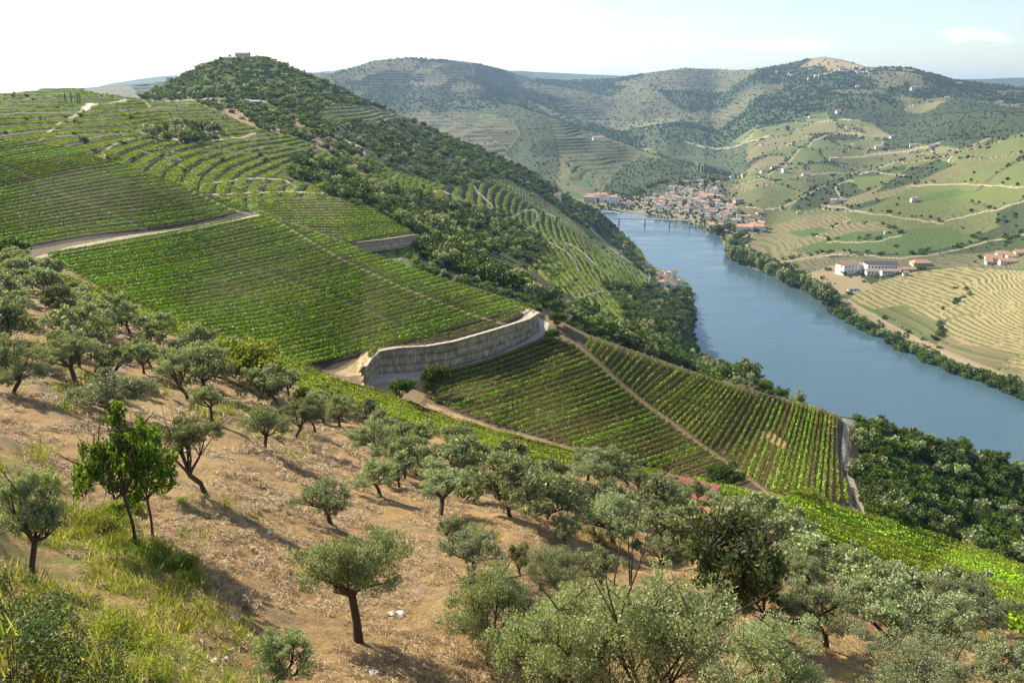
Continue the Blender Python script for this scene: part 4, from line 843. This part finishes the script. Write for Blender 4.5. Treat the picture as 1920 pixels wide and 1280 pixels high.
# the river town
TOWN = [(1165,384),(1200,378),(1240,368),(1270,352),(1295,342),(1340,340),(1358,352),(1345,366),(1362,382),(1382,398),(1420,415),(1432,428),(1415,434),(1375,424),(1330,414),(1285,404),(1240,396),(1190,391)]
cu = g.uniform(1150, 1440, 4000); cv = g.uniform(338, 436, 4000); ok = inpoly(TOWN, cu, cv); cu, cv = cu[ok], cv[ok]; tx_, ty_, tz_ = at(cu, cv, 2)
got = []
for u, v, x, y, z in zip(cu, cv, tx_, ty_, tz_):
    if z > WATER+1 and all((x-a)**2+(y-b_)**2 > 14**2 for a, b_ in got) and len(got) < 105:
        got.append((x, y)); k = int(g.integers(0, 6))
        lab, gr_ = (('white tiled house on the knoll of the river town', 'houses on the town knoll') if v < 372 else ('tiled house packed along the town waterfront beyond the bridge', 'houses of the town waterfront'))
        put('house', KIT[k], (x, y, z), float(g.choice([-.5, 1.07])+g.normal()*.15), float(g.uniform(.7, 1.05)), lab, 'house', gr_)
for u, v in [(1105,378),(1118,374),(1132,378),(1150,383),(1112,369)]:
    (x, y, z), m = mpp(u, v, 2); put('house', KIT[int(g.integers(0, 6))], (x, y, z+.5), -.3, 1.5, 'long tiled house at the far foot of the shaded spur, left of the town', 'house', 'houses below the shaded spur')
# hilltop village and scattered farms on the far bank
for u, v in [(1455,149),(1478,149),(1484,150),(1520,151),(1528,153),(1538,152),(1546,150),(1552,148),(1560,149),(1568,147),(1577,146),(1583,148),(1590,147),(1598,145),(1604,148),(1611,143),(1618,146),(1626,144),(1634,141),(1668,141),(1674,140),(1694,140),(1702,139),(1709,140),(1574,142),(1608,152),(1515,160),(1630,150)]:
    (x, y, z), m = mpp(u, v, 2); put('house', KIT[(0, 2, 3, 5)[int(g.integers(0, 4))]], (x, y, z+4), float(g.uniform(-.6, .6)), 1.15, 'tiny pale house strung along the far skyline village', 'house', 'houses of the far hilltop village')
for u, v in [(773,148),(780,151),(790,153),(798,156),(807,157),(816,159)]:
    (x, y, z), m = mpp(u, v, 2); put('house', KIT[0], (x, y, z+4), 0., 1.3, 'tiny white house of the hamlet high on the hazy left mountain', 'house', 'hamlet on the hazy mountain')
FARM = [(1430,324,1.1,'below the two-house farm on the near slope of the town valley'),(1453,313,1.3,'cube-like at the top of the track north of the town'),(1471,325,1.5,'long, beside the white track north of the town'),(1511,329,1.0,'alone at the right end of the white track'),(1372,333,1.0,'highest at the end of the town street'),(1395,331,.9,'with two neighbours above the town'),(1562,384,1.2,'left of the pair by the dark grove'),(1574,381,1.3,'right of the pair by the dark grove'),(1713,379,.9,'alone between two light green fields'),(1384,384,1.3,'in a ring of trees behind the town'),
 (1497,402,.7,'tiny, on the green slope right of the town'),(1425,402,.8,'tiny, just above the waterfront end'),(1645,289,1.5,'long and low on the road across the slope'),(1643,267,1.2,'left of two on the upper slope'),(1670,267,1.2,'right of two on the upper slope'),(1712,281,1.1,'red-roofed, left of the pale quarry'),(1747,278,1.0,'largest beside the pale quarry'),(1563,303,1.4,'above the dark hedge of the middle slope'),(1597,279,1.3,'in the middle of the brown slope'),(1522,224,1.5,'on the track of the bare shoulder'),(1570,217,1.5,'left of the square bare field'),(1740,199,1.5,'in the dark woods'),(1876,190,2.0,'red-roofed, near the right edge of the woods'),(1797,160,1.8,'near the skyline at the right'),(1775,181,1.5,'below the skyline at the right'),(1713,168,1.8,'under the tree-topped hill'),(1607,168,1.6,'below the hilltop village'),(1122,270,2.2,'alone on the terraced spur across the river'),(1662,437,.5,'tiny, between the strong green fields')]
for i, (u, v, s, w) in enumerate(FARM):
    (x, y, z), m = mpp(u, v, 2); put('farmhouse', KIT[(0, 2, 3, 5)[i % 4]], (x, y, z+.3), float(g.uniform(-.5, .5)), s, 'white farmhouse '+w, 'farmhouse')
VILL = [(1232,520,1.0,0),(1244,519,1.0,1),(1258,524,1.3,4),(1245,531,1.4,0),(1231,530,.9,3),(1244,543,1.3,4),(1257,546,1.3,2),(1247,553,1.1,3),(1274,536,1.0,1),(1268,529,1.1,3)]
for i, (u, v, s, k) in enumerate(VILL):
    (x, y, z), m = mpp(u, v, 1); put('house', KIT[k], (x, y, max(z, WATER+2)), float(.9+g.normal()*.1), s*.8, 'house in the riverside hamlet on the wooded near bank, '+['top left','top centre','tallest at the top','middle, brown roofed','far left','white gabled and nearest but two','long cream','nearest','among trees','beside the tallest'][i], 'house', 'houses of the near bank hamlet')
(x, y, z), m = mpp(1211, 496, 1); put('house', KIT[3], (x, y, z), .8, .7, 'lone low house on the terraces above the near bank hamlet', 'house')
for u, v, l in ((1143,363,'left'),(1150,364,'right')):
    (x, y, z), m = mpp(u, v-2, 2)
for u, v, l in ((945,398,'x'),):
    pass
(x, y, z), m = mpp(1045, 372, 1); put('house', KIT[0], (x, y, z), .3, .8, 'small red-roofed house on the wooded ridge above the river narrows', 'house')
# the big house on the peak
(x, y, z), m = mpp(456, 111, 1); kk = house_kit(18, 10, 2, 1.6, M_CREAM, M_TILE2, 6); put('hilltop_house', kk, (x, y, z), 0, .95, 'large pale house with two floors on the very top of the left peak', 'house')
(x, y, z), m = mpp(434, 114, 1); put('hilltop_house', house_kit(20, 9, 1, 1.5, M_CREAM, M_TILE2, 6), (x, y, z), 0, .8, 'lower long wing left of the large house on the left peak', 'house')
(x, y, z), m = mpp(480, 199, 1); put('shed', [('wall', wallbox(9,5,2.6,1).mesh('wall', plain('green_planks', (.10,.20,.12))), (0,0,0), 0), ('roof', MB().gable(9,5,2.6,1.0).mesh('roof', M_STEEL), (0,0,0), 0), ('door', DOORM, (0,-2.52,0), 0)], (x, y, z), 0, 1.0, 'small green shed on the saddle under the left peak', 'shed')
# winery on the far bank
def blk(u, v, wpx, hpx, d, roofm, wallm, fl, rh, label, rz=0., nx=5, hip=0):
    (x, y, z), m = mpp(u, v, 2); w = wpx*m; h = hpx*m; rhm = rh*m; kit = [('wall', wallbox(w, d, h, rhm if not hip else 0, 8).mesh('wall', wallm), (0,0,0), 0), ('roof', MB().gable(w, d, h, rhm, ov=.6, hip=hip).mesh('roof', roofm), (0,0,0), 0)]
    wm = MB().box(-.9,.9,-.05,.05,-1.1,1.1).mesh('window', M_GLASS)
    for f in range(fl):
        for i in range(nx): kit.append(('window', wm, (-w/2+w*(i+.5)/nx, -d/2-.03, h*(f+.55)/fl), 0))
        kit.append(('window', wm, (-w/2-.03, -d*.2, h*(f+.55)/fl), math.pi/2))
    return put('winery_building', kit, (x, y+d/2, z), rz, 1., label, 'winery')
blk(1591, 514, 33, 18, 16, M_TILE, M_WHITE, 2, 6, 'tall white winery hall with an orange tile roof at the left end', .35, 4)
blk(1626, 505, 36, 9, 12, M_TILE2, M_WHITE, 1, 3, 'white rear building between the tall hall and the long store', .0, 3)
blk(1655, 507, 56, 11, 16, plain('dark_roof', (.10,.09,.10)), M_WHITE, 1, 4.5, 'long winery store with a dark ribbed roof', -.05, 9)
blk(1640, 515, 28, 7, 8, M_TILE2, M_WHITE, 1, 3, 'low white front range with a tile roof, left half', -.05, 4)
blk(1669, 515, 29, 7, 8, M_TILE2, M_WHITE, 1, 3, 'low white front range with arched openings, right half', -.05, 6)
blk(1703, 509, 30, 4, 9, M_TILE, M_CREAM, 1, 3.5, 'low orange-roofed shed right of the long store', .05, 4)
blk(1699, 517, 9, 6, 5, M_TILE2, M_CREAM, 1, 2, 'small tan tower in front of the orange-roofed shed', 0, 1)
blk(1730, 498, 34, 5, 12, M_TILE, M_CREAM, 1, 4.5, 'wide house with a bright hipped orange roof behind the winery', 0, 5, hip=5)
blk(1600, 545, 18, 4, 4, M_CONC, M_WHITE, 1, 1, 'small white pump house by the river road below the winery', .1, 2)
for u, v, w, lab in [(1862,487,24,'longest white wall'),(1888,493,24,'lower white range'),(1876,480,14,'upper orange roof'),(1897,483,16,'middle orange roof'),(1912,478,16,'right end at the picture edge'),(1853,494,9,'small left annex')]:
    (x, y, z), m = mpp(u, v, 2); kit = house_kit(w*m, 9, 1, 2.8, M_WHITE, M_TILE, 5); put('farmhouse', kit, (x, y, z), -.25, 1.1, 'farm hamlet at the right edge above the winery, '+lab, 'farmhouse', 'farm hamlet at the right edge')
for u, v, wpx, lab in [(1345,429,28,'white building with the widest orange roof at the near end of town'),(1397,432,30,'orange-roofed depot by the railway at the near end of town'),(1418,432,26,'long white depot with a dark roof at the near end of town'),(1325,372,26,'large white school-like building at the foot of the town knoll')]:
    (x, y, z), m = mpp(u, v, 2); put('depot', house_kit(wpx*m, 16, 2, 3.2, M_WHITE, M_TILE, 7), (x, y, z), -.35, 1., lab, 'depot')
# bridge
A = np.array([float(c[0]) if hasattr(c, '__len__') else c for c in (0, 0, 0)])
def onwater(u, v):
    r = WATER/slope_at(u, v); x, y, _ = ray(u, v); n = math.hypot(x, y); return np.array([r*x/n, r*y/n, WATER])
a = onwater(1152, 421); b_ = onwater(1296, 426); L_ = np.linalg.norm(b_-a); br_ = empty('bridge', a, math.atan2(b_[1]-a[1], b_[0]-a[0])); hd = 12.5
tag(br_, 'long steel girder bridge on stone piers crossing the river before the town', 'bridge')
part('deck', MB().box(0, L_, -3, 3, hd, hd+.5).mesh('deck', M_CONC), br_)
for y in (-2.9, 2.9):
    t = MB().box(0, L_, y-.15, y+.15, hd-2.2, hd-1.9).box(0, L_, y-.15, y+.15, hd+1.2, hd+1.4); n = int(L_/6)
    for i in range(n): t.bar((i*L_/n, y, hd-2), ((i+1)*L_/n, y, hd) if i % 2 == 0 else ((i+1)*L_/n, y, hd-2), .3, .3) if i % 2 == 0 else t.bar((i*L_/n, y, hd), ((i+1)*L_/n, y, hd-2), .3, .3)
    part('truss', t.mesh('truss', M_STEEL), br_)
for f in (.06, .40, .72, .98): part('pier', MB().box(f*L_-1.3, f*L_+1.3, -3.6, 3.6, -3, 2).box(f*L_-.9, f*L_+.9, -3.1, 3.1, 2.003, hd-.01).mesh('pier', M_CONC), br_)
# boats
def boat(p, l, rz, label):
    o = empty('river_boat', p, rz); w = l*.16; h = l*.035
    hull = [(-.5,-.5),(.36,-.5),(.5,0),(.36,.5),(-.5,.5)]
    v = [(x*l*.94, y*w*.8, -.6) for x, y in hull]+[(x*l, y*w, h) for x, y in hull]; part('hull', MB().add(v, [(0,1,6,5),(1,2,7,6),(2,3,8,7),(3,4,9,8),(4,0,5,9),(5,6,7,8,9)]).mesh('hull', M_WHITE), o)
    cb = part('cabin', MB().box(-.42*l,.28*l,-.38*w,.38*w,h+.003,h*2.6).mesh('cabin', M_WHITE), o)
    part('window_band', MB().box(-.4*l,.26*l,-.39*w,.39*w,h*1.5,h*2.1).mesh('window_band', M_GLASS), o); part('sun_deck', MB().box(-.44*l,.2*l,-.42*w,.42*w,h*2.6+.003,h*2.75).mesh('sun_deck', M_CREAM), o)
    tag(o, label, 'boat')
boat(onwater(1144, 400), 40, math.radians(-12), 'long white river cruise boat moored at the town quay')
boat(onwater(1330, 439), 9, .3, 'small white boat moored at the tree-lined bank right of the bridge')
# retaining walls
def rwall(name, us, vt, vb, lay, label, tiers, off=.5, rib=2.4):
    us = np.array(us, float); vb_ = np.array([vb(u) for u in us]); vt_ = np.array([vt(u) for u in us])
    X, Y, Z = at(us, vb_, lay); R = np.hypot(X, Y); f = (R-off)/R; X *= f; Y *= f
    ztop = (R-off)*slope_at(us, vt_)+.15; zb = np.minimum(Z-.6, (R-off)*slope_at(us, vb_)-.4)
    L = np.r_[0, np.cumsum(np.hypot(np.diff(X), np.diff(Y)))]; n = int(L[-1]/.6); s = np.linspace(0, L[-1], n)
    X, Y, zt, zb = [np.interp(s, L, q) for q in (X, Y, ztop, zb)]
    tx = np.gradient(X); ty = np.gradient(Y); m = np.hypot(tx, ty); nx, ny = ty/m, -tx/m
    o = empty(name, (X[0], Y[0], zb[0])); tag(o, label, 'retaining wall'); org = np.array([X[0], Y[0], zb[0]])
    for k in range(tiers):
        f0_, f1_ = k/tiers, (k+1)/tiers; out = .1*(tiers-1-k)+.14*np.abs(np.sin(s/rib*3.1416))**.5+.08*(hash2(np.floor(s/rib*2), s*0, 5)-.5)
        V = []
        for fz, ex in ((f0_, -.12), (f0_+.035, .03), (f1_-.012, 0.), (f1_-.004, -.5)):
            V.append(np.stack([X+nx*(out+ex), Y+ny*(out+ex), zb+(zt-zb)*fz], 1)-org)
        V = np.concatenate(V); q = [(j*n+i, j*n+i+1, (j+1)*n+i+1, (j+1)*n+i) for j in range(3) for i in range(n-1)]
        ob = mesh_np('wall_tier', V, q, [M_STONE], False, parent=o); uv = ob.data.uv_layers.new(name='UVMap')
        li = np.empty(len(ob.data.loops), np.int32); ob.data.loops.foreach_get('vertex_index', li); uvs = np.stack([V[:, 2][li], s[li % n]], 1); uv.data.foreach_set('uv', uvs.astype(np.float32).ravel())
    c = MB()
    for i in range(n-1):
        p, q = np.array([X[i]+nx[i]*.1, Y[i]+ny[i]*.1, zt[i]+.14])-org, np.array([X[i+1]+nx[i+1]*.1, Y[i+1]+ny[i+1]*.1, zt[i+1]+.14])-org; c.bar(p, q, .8, .16+.05*(i % 3))
    part('coping', c.mesh('coping', plain('coping_'+name, (.50,.42,.29))), o)
rwall('long_retaining_wall', np.r_[np.linspace(678, 720, 24), np.linspace(724, 1009, 60)], WT, WB, 0, 'long curved stone retaining wall in three tiers between the hill field and the road', 3)
rwall('short_retaining_wall', np.linspace(672, 783, 30), line([(660,457),(677,455),(717,451),(782,441),(790,441)]), line([(660,474),(705,470),(730,467),(780,460),(790,459)]), 1, 'short stone retaining wall under the small field behind the crest', 2, off=1.5)
# rusty-roofed shed in the grove, water tank by the track, pylon, cypress row
(x, y, z), m = mpp(1274, 930, 0); (x2, y2, z2), _ = mpp(1330, 936, 0); (x1, y1, z1), _ = mpp(1218, 908, 0)
rz = math.atan2(y2-y1, x2-x1); w = math.hypot(x2-x1, y2-y1); tp = math.atan2(z2-z1, w)
o = empty('low_shed', (x, y, z-.4), rz); tag(o, 'long low shed with a rusty corrugated roof between the grove and the gully', 'shed')
cor = MB(); nn = int(w/.12)
V = []; q = []
for i in range(nn+1):
    xx = -w/2+w*i/nn; zz0 = 1.6+xx*math.tan(tp)+(.035 if i % 2 else 0); V += [(xx, -2.2, zz0-.25), (xx, 2.2, zz0+.95)]
    if i: k = 2*i; q.append((k-2, k, k+1, k-1))
cor.add(V, q); part('roof', cor.mesh('roof', M_RUST), o)
part('wall', MB().add([(-w/2+.2,-2,-2),(w/2-.2,-2,-3),(w/2-.2,2,-3),(-w/2+.2,2,-2)]+[(sx_*(w/2-.2), sy_, 1.55+sx_*(w/2-.2)*math.tan(tp)+(-.2 if sy_ < 0 else .85)) for sx_, sy_ in ((-1,-2),(1,-2),(1,2),(-1,2))], [(0,1,5,4),(1,2,6,5),(2,3,7,6),(3,0,4,7)]).mesh('wall', M_CREAM), o)
(x, y, z), m = mpp(1118, 853, 0); o = empty('water_tank', (x, y, z), .2); tag(o, 'small grey water tank beside the dry grass track at the foot of the field', 'tank')
part('tank', MB().box(-.9,.9,-.6,.6,-.3,.7).mesh('tank', M_CONC), o); part('lid', MB().box(-.97,.97,-.67,.67,.703,.8).mesh('lid', M_STEEL), o)
def pylon(u, v, hpx, lay, label, cat='pylon'):
    (x, y, z), m = mpp(u, v, lay); h = hpx*m; t = MB(); w = h*.09
    for sx_, sy_ in ((-1,-1),(1,-1),(1,1),(-1,1)): t.bar((sx_*w, sy_*w, -1), (sx_*w*.15, sy_*w*.15, h), h*.012, h*.012)
    for k in range(8):
        f0_, f1_ = k/8, (k+1)/8; a0, a1 = w*(1-.85*f0_), w*(1-.85*f1_); t.bar((-a0,-a0,h*f0_), (a1,-a1,h*f1_), h*.008, h*.008).bar((a0,-a0,h*f0_), (-a1,-a1,h*f1_), h*.008, h*.008)
    o = empty('pylon', (x, y, z)); part('tower', t.mesh('tower', M_STEEL), o); part('cross_arm', MB().bar((-h*.14,0,h*.86), (h*.14,0,h*.86), h*.015, h*.015).bar((-h*.1,0,h*.96), (h*.1,0,h*.96), h*.015, h*.015).mesh('cross_arm', M_STEEL), o); tag(o, label, cat)
pylon(1533, 508, 24, 2, 'thin lattice pylon on the terraces left of the winery'); pylon(487, 186, 22, 1, 'lattice mast on the saddle under the left peak'); pylon(430, 195, 16, 1, 'shorter lattice mast left of the saddle shed')
for i, u in enumerate((124, 135, 147, 151)):
    (x, y, z), m = mpp(u, 196, 1); h = 18*m; gq = np.random.default_rng(i); n = 500; t = gq.random(n); an = gq.uniform(0, 6.28, n); rr1 = h*.07*np.sin(np.pi*np.clip(t*.93+.06, 0, 1))**.6
    P = np.stack([np.cos(an)*rr1, np.sin(an)*rr1, h*(.06+.94*t)], 1); o = empty('cypress', (x, y, z)); part('trunk', tubemesh('trunk', [[(0,0,-.5,h*.02),(0,0,h*.1,h*.015),(0,0,h*.6,h*.008)]], M_BARK, 5), o); part('crown', leafmesh('crown', P, h*.06, M_SCRUB, up=1.5), o)
    tag(o, 'thin dark cypress in the row of four on the upper left fields', 'cypress', 'cypress row on the upper left fields')
# poplars and willows on the far bank, largest first as things
g = np.random.default_rng(31)
def bank_tree(u, v, s, k, lab, grp, sq=1.):
    (x, y, z), m = mpp(u, v, 2 if v < 765 and u > 1330 else 1); o = empty('bank_tree', (x, y, max(z, WATER)-.3), g.uniform(0, 6)); o.scale = (s, s, s*sq); part('trunk', TRK, o); part('crown', PR[k], o); tag(o, lab, 'tree', grp)
for t in np.linspace(0, 1, 46):
    u = 1366+t*(1560-1366); v = float(BK(u))-4-g.uniform(0, 9); bank_tree(u, v, g.uniform(6.5, 9.5), int(g.integers(0, 4)), 'dark tree in the tall row along the far bank downstream of the town', 'dark trees along the far bank', 1.25)
for t in np.linspace(0, 1, 64)**.9:
    u = 1560+t*(1925-1560); v = float(BK(u))-2-g.uniform(0, 10); bank_tree(u, v, g.uniform(4., 6.6), 4 if g.random() < .6 else int(g.integers(0, 4)), 'leafy green willow in the belt along the far bank below the pale terraces', 'willows along the far bank')
for u, v, s in [(1348,438,14),(1385,450,10),(1378,462,9),(1330,432,8),(1300,424,8),(1275,416,8),(1315,428,7)]: bank_tree(u, v, s, 0, 'big rounded tree on the town bank right of the bridge', 'big trees on the town bank')
for u in np.linspace(1180, 1245, 12): bank_tree(u+g.normal()*2, 398-.0*u+g.uniform(-5, -2)+(u-1180)*.09, 6.5, 4, 'green quay tree in the row behind the town landing', 'quay trees')
# ---------------------------------------------------------------- ground cover, stones, brambles near the camera
def tuft_mesh(seed, n, h, mat, w=.02, spread=.16):
    g = np.random.default_rng(seed); P = np.c_[g.normal(size=(n, 2))*spread, np.zeros(n)]; d = np.c_[g.normal(size=(n, 2))*.45, np.ones(n)]*(h*g.uniform(.5, 1.2, n))[:, None]
    sd = unit(np.cross(d, g.normal(size=(n, 3))))*w; co = np.stack([P-sd, P+sd, P+d+np.c_[g.normal(size=(n, 2))*.03, np.zeros(n)]], 1).reshape(-1, 3)
    o = mesh_np('tuft', co, np.arange(3*n).reshape(n, 3), [mat], False, [('rnd', 'FACE', 'FLOAT', g.random(n))], link=False); me = o.data; D.objects.remove(o); return me
def flat_mesh(seed, n, mat):             # cut straw lying on the ground
    g = np.random.default_rng(seed); P = np.c_[g.uniform(-.35, .35, (n, 2)), g.uniform(.0, .07, n)]; a = g.uniform(0, 6.28, n); d = np.c_[np.cos(a), np.sin(a), g.normal(size=n)*.15]*g.uniform(.05, .16, n)[:, None]
    sd = np.c_[-np.sin(a), np.cos(a), 0*a]*.008+[0, 0, .004]; co = np.stack([P-d-sd, P+d-sd, P+d+sd, P-d+sd], 1).reshape(-1, 3)
    o = mesh_np('straw', co, np.arange(4*n).reshape(n, 4), [mat], False, [('rnd', 'FACE', 'FLOAT', g.random(n))], link=False); me = o.data; D.objects.remove(o); return me
TG = [tuft_mesh(1, 60, .22, M_GRASS, .012, .2), tuft_mesh(2, 50, .36, M_GRASS, .014, .2), tuft_mesh(3, 50, .15, M_GRASS, .012, .25)]
TS = [flat_mesh(1, 80, M_STRAW), flat_mesh(2, 60, M_STRAW), flat_mesh(3, 60, M_STRAW), tuft_mesh(4, 30, .09, M_STRAW, .008)]
nearm = (LA[:-1, :-1] <= 0) & (RR[:-1, :-1] > 5) & (UU[:-1, :-1] > -250) & (UU[:-1, :-1] < 2150) & ~inG[:-1, :-1]
def scatter(dens, seed):
    lam = area*dens*nearm; gq = np.random.default_rng(seed); c = gq.poisson(lam); i, j = np.nonzero(c); rp = np.repeat(np.arange(len(i)), c[i, j]); i, j = i[rp], j[rp]; a, b_ = gq.random(len(i)), gq.random(len(i))
    r = RR[i, j]+(RR[i, j+1]-RR[i, j])*a; t = TH[i]+(TH[1]-TH[0])*b_; x, y = r*np.sin(t), r*np.cos(t); return x, y, H(x, y), r, gq
patch = vnoise(XX[:-1, :-1]/2.4, YY[:-1, :-1]/2.4, 77); near_f = np.clip(40/np.maximum(RR[:-1, :-1], 1), 0, 1.2)**1.3
x, y, z, r, gq = scatter(9*near_f*sstep(.25, .7, patch), 41)
instancer('dry_straw', x, y, z+.01, gq.uniform(.45, .95, len(x))*np.clip(r/35, 1, 2), gq.integers(0, 4, len(x)), TS, 'mown straw and dry stubble lying over the olive grove slope'); print('straw', len(x))
gd = GRN[:-1, :-1]*6*sstep(.35, .6, patch)+.10*sstep(.72, .8, fbm(XX[:-1, :-1]/4, YY[:-1, :-1]/4, 79))
x, y, z, r, gq = scatter(gd*1.3*near_f, 43)
instancer('green_weeds', x, y, z-.02, gq.uniform(.6, 1.5, len(x))*np.clip(r/26, 1, 2), gq.integers(0, 3, len(x)), TG, 'yellow-green grass and weeds on the bank at the lower left'); print('weeds', len(x))
WEED = []
for i in range(3):
    gq = np.random.default_rng(800+i); n = 4200; c = gq.normal(size=(12, 3))*[.5, .5, .12]+[0, 0, .3]; kk_ = gq.integers(0, 12, n); P = c[kk_]+unit(gq.normal(size=(n, 3)))*(.33*gq.random((n, 1))**.4); P[:, 2] = np.abs(P[:, 2])
    WEED.append(leafmesh('crown', P, .05, [M_LIME, M_SCRUB, M_BROAD][i], aspect=1.5, up=.5, seed=i))
BR = [tubemesh('canes', [[(a1*.2, b1*.2, 0, .012), (a1*.35, b1*.35, .5, .007), (a1*.6, b1*.6, .5, .003)] for a1, b1 in np.random.default_rng(5).normal(size=(14, 2))], M_BARK, 4)]
def bramble(u, v, s, k, lab, cat='weed clump', name='weed_clump', sz=1.):
    x, y, z = (float(a[0]) for a in at(u, v, 0)); o = empty(name, (x, y, z-.05), rng.uniform(0, 6)); o.scale = (s, s, s*sz); part('canes', BR[0], o); part('foliage', WEED[k], o); tag(o, lab, cat, 'weeds and brambles of the lower left bank')
for u, v, s, k in [(180,1000,1.1,0),(215,985,1.0,0),(150,985,1.,0),(205,1030,.9,0),(240,955,1.,0),(310,1050,.9,0),(340,1075,.9,0),(290,1060,.9,2),(345,945,.5,0),(230,1040,.8,2),(360,1090,.7,0)]:
    bramble(u, v, s, k, 'low yellow-green weed clump around the feet of the broad-leaved trees')
for u, v, s, k in [(10,1150,.6,1),(60,1165,.7,0),(95,1185,.6,1),(160,1195,.6,0),(40,1200,.8,1),(120,1235,.7,1),(170,1265,.6,1),(0,1250,.9,1),(80,1270,.8,2),(230,1275,.5,0),(20,1300,.9,1),(130,1310,.8,1),(-40,1190,1.,1),(280,1285,.5,0),(130,1150,.5,0),(-20,1110,.7,1),(210,1225,1.,0),(260,1250,.8,0),(10,925,.7,0)]:
    bramble(u, v, s, k, 'tangled dark green bramble on the bank in the bottom left corner', 'bramble', 'bramble', .85)
g = np.random.default_rng(55)
STN = []
for i in range(3):
    a = np.random.default_rng(i); c = unit(a.normal(size=(12, 3)))*a.uniform(.6, 1, (12, 1))*[1, .7, .35]
    bm_ = __import__('bmesh').new(); [bm_.verts.new(p) for p in c]; __import__('bmesh').ops.convex_hull(bm_, input=bm_.verts); me = D.meshes.new('stone'); bm_.to_mesh(me); me.materials.append(plain('pale_stone', (.55, .52, .46))); STN.append(me)
for u, v, s in [(465,1198,.28),(440,1165,.3),(400,1230,.18),(278,1086,.16),(750,1152,.3),(735,1150,.25),(505,1005,.2),(430,1210,.15),(360,1205,.12),(420,1225,.14),(345,850,.3),(820,1170,.16),(700,1275,.25),(180,865,.2),(930,1245,.2),(595,1060,.16),(1010,1270,.2),(1475,1080,.3)]:
    x, y, z = (float(a[0]) for a in at(u, v, 0)); o = D.objects.new('stone', STN[int(g.integers(0, 3))]); COL.objects.link(o); o.location = (x, y, z+.03); o.scale = (s, s, s); o.rotation_euler = (0, 0, g.uniform(0, 6)); tag(o, 'pale flat stone lying on the straw slope', 'stone', 'stones on the straw slope')
# ---------------------------------------------------------------- air
zt = float(ZZ.max())+25; zb = float(ZZ.min())-1
hz = MB().box(-19000, 19000, -3000, 21000, zb, zt).mesh('haze', D.materials.new('haze_air')); ho = D.objects.new('haze', hz); COL.objects.link(ho); ho['kind'] = 'stuff'; ho['label'] = 'pale blue summer haze over the valley'
hm = hz.materials[0]; hm.use_nodes = True; nt = hm.node_tree; nt.nodes.clear(); out = nt.nodes.new('ShaderNodeOutputMaterial'); pv = nt.nodes.new('ShaderNodeVolumePrincipled')
pv.inputs['Color'].default_value = (.46, .69, 1, 1); pv.inputs['Density'].default_value = 5.0e-5; pv.inputs['Anisotropy'].default_value = .25
nt.links.new(pv.outputs[0], out.inputs['Volume'])
print('done', time.time()-T0, len(D.objects))
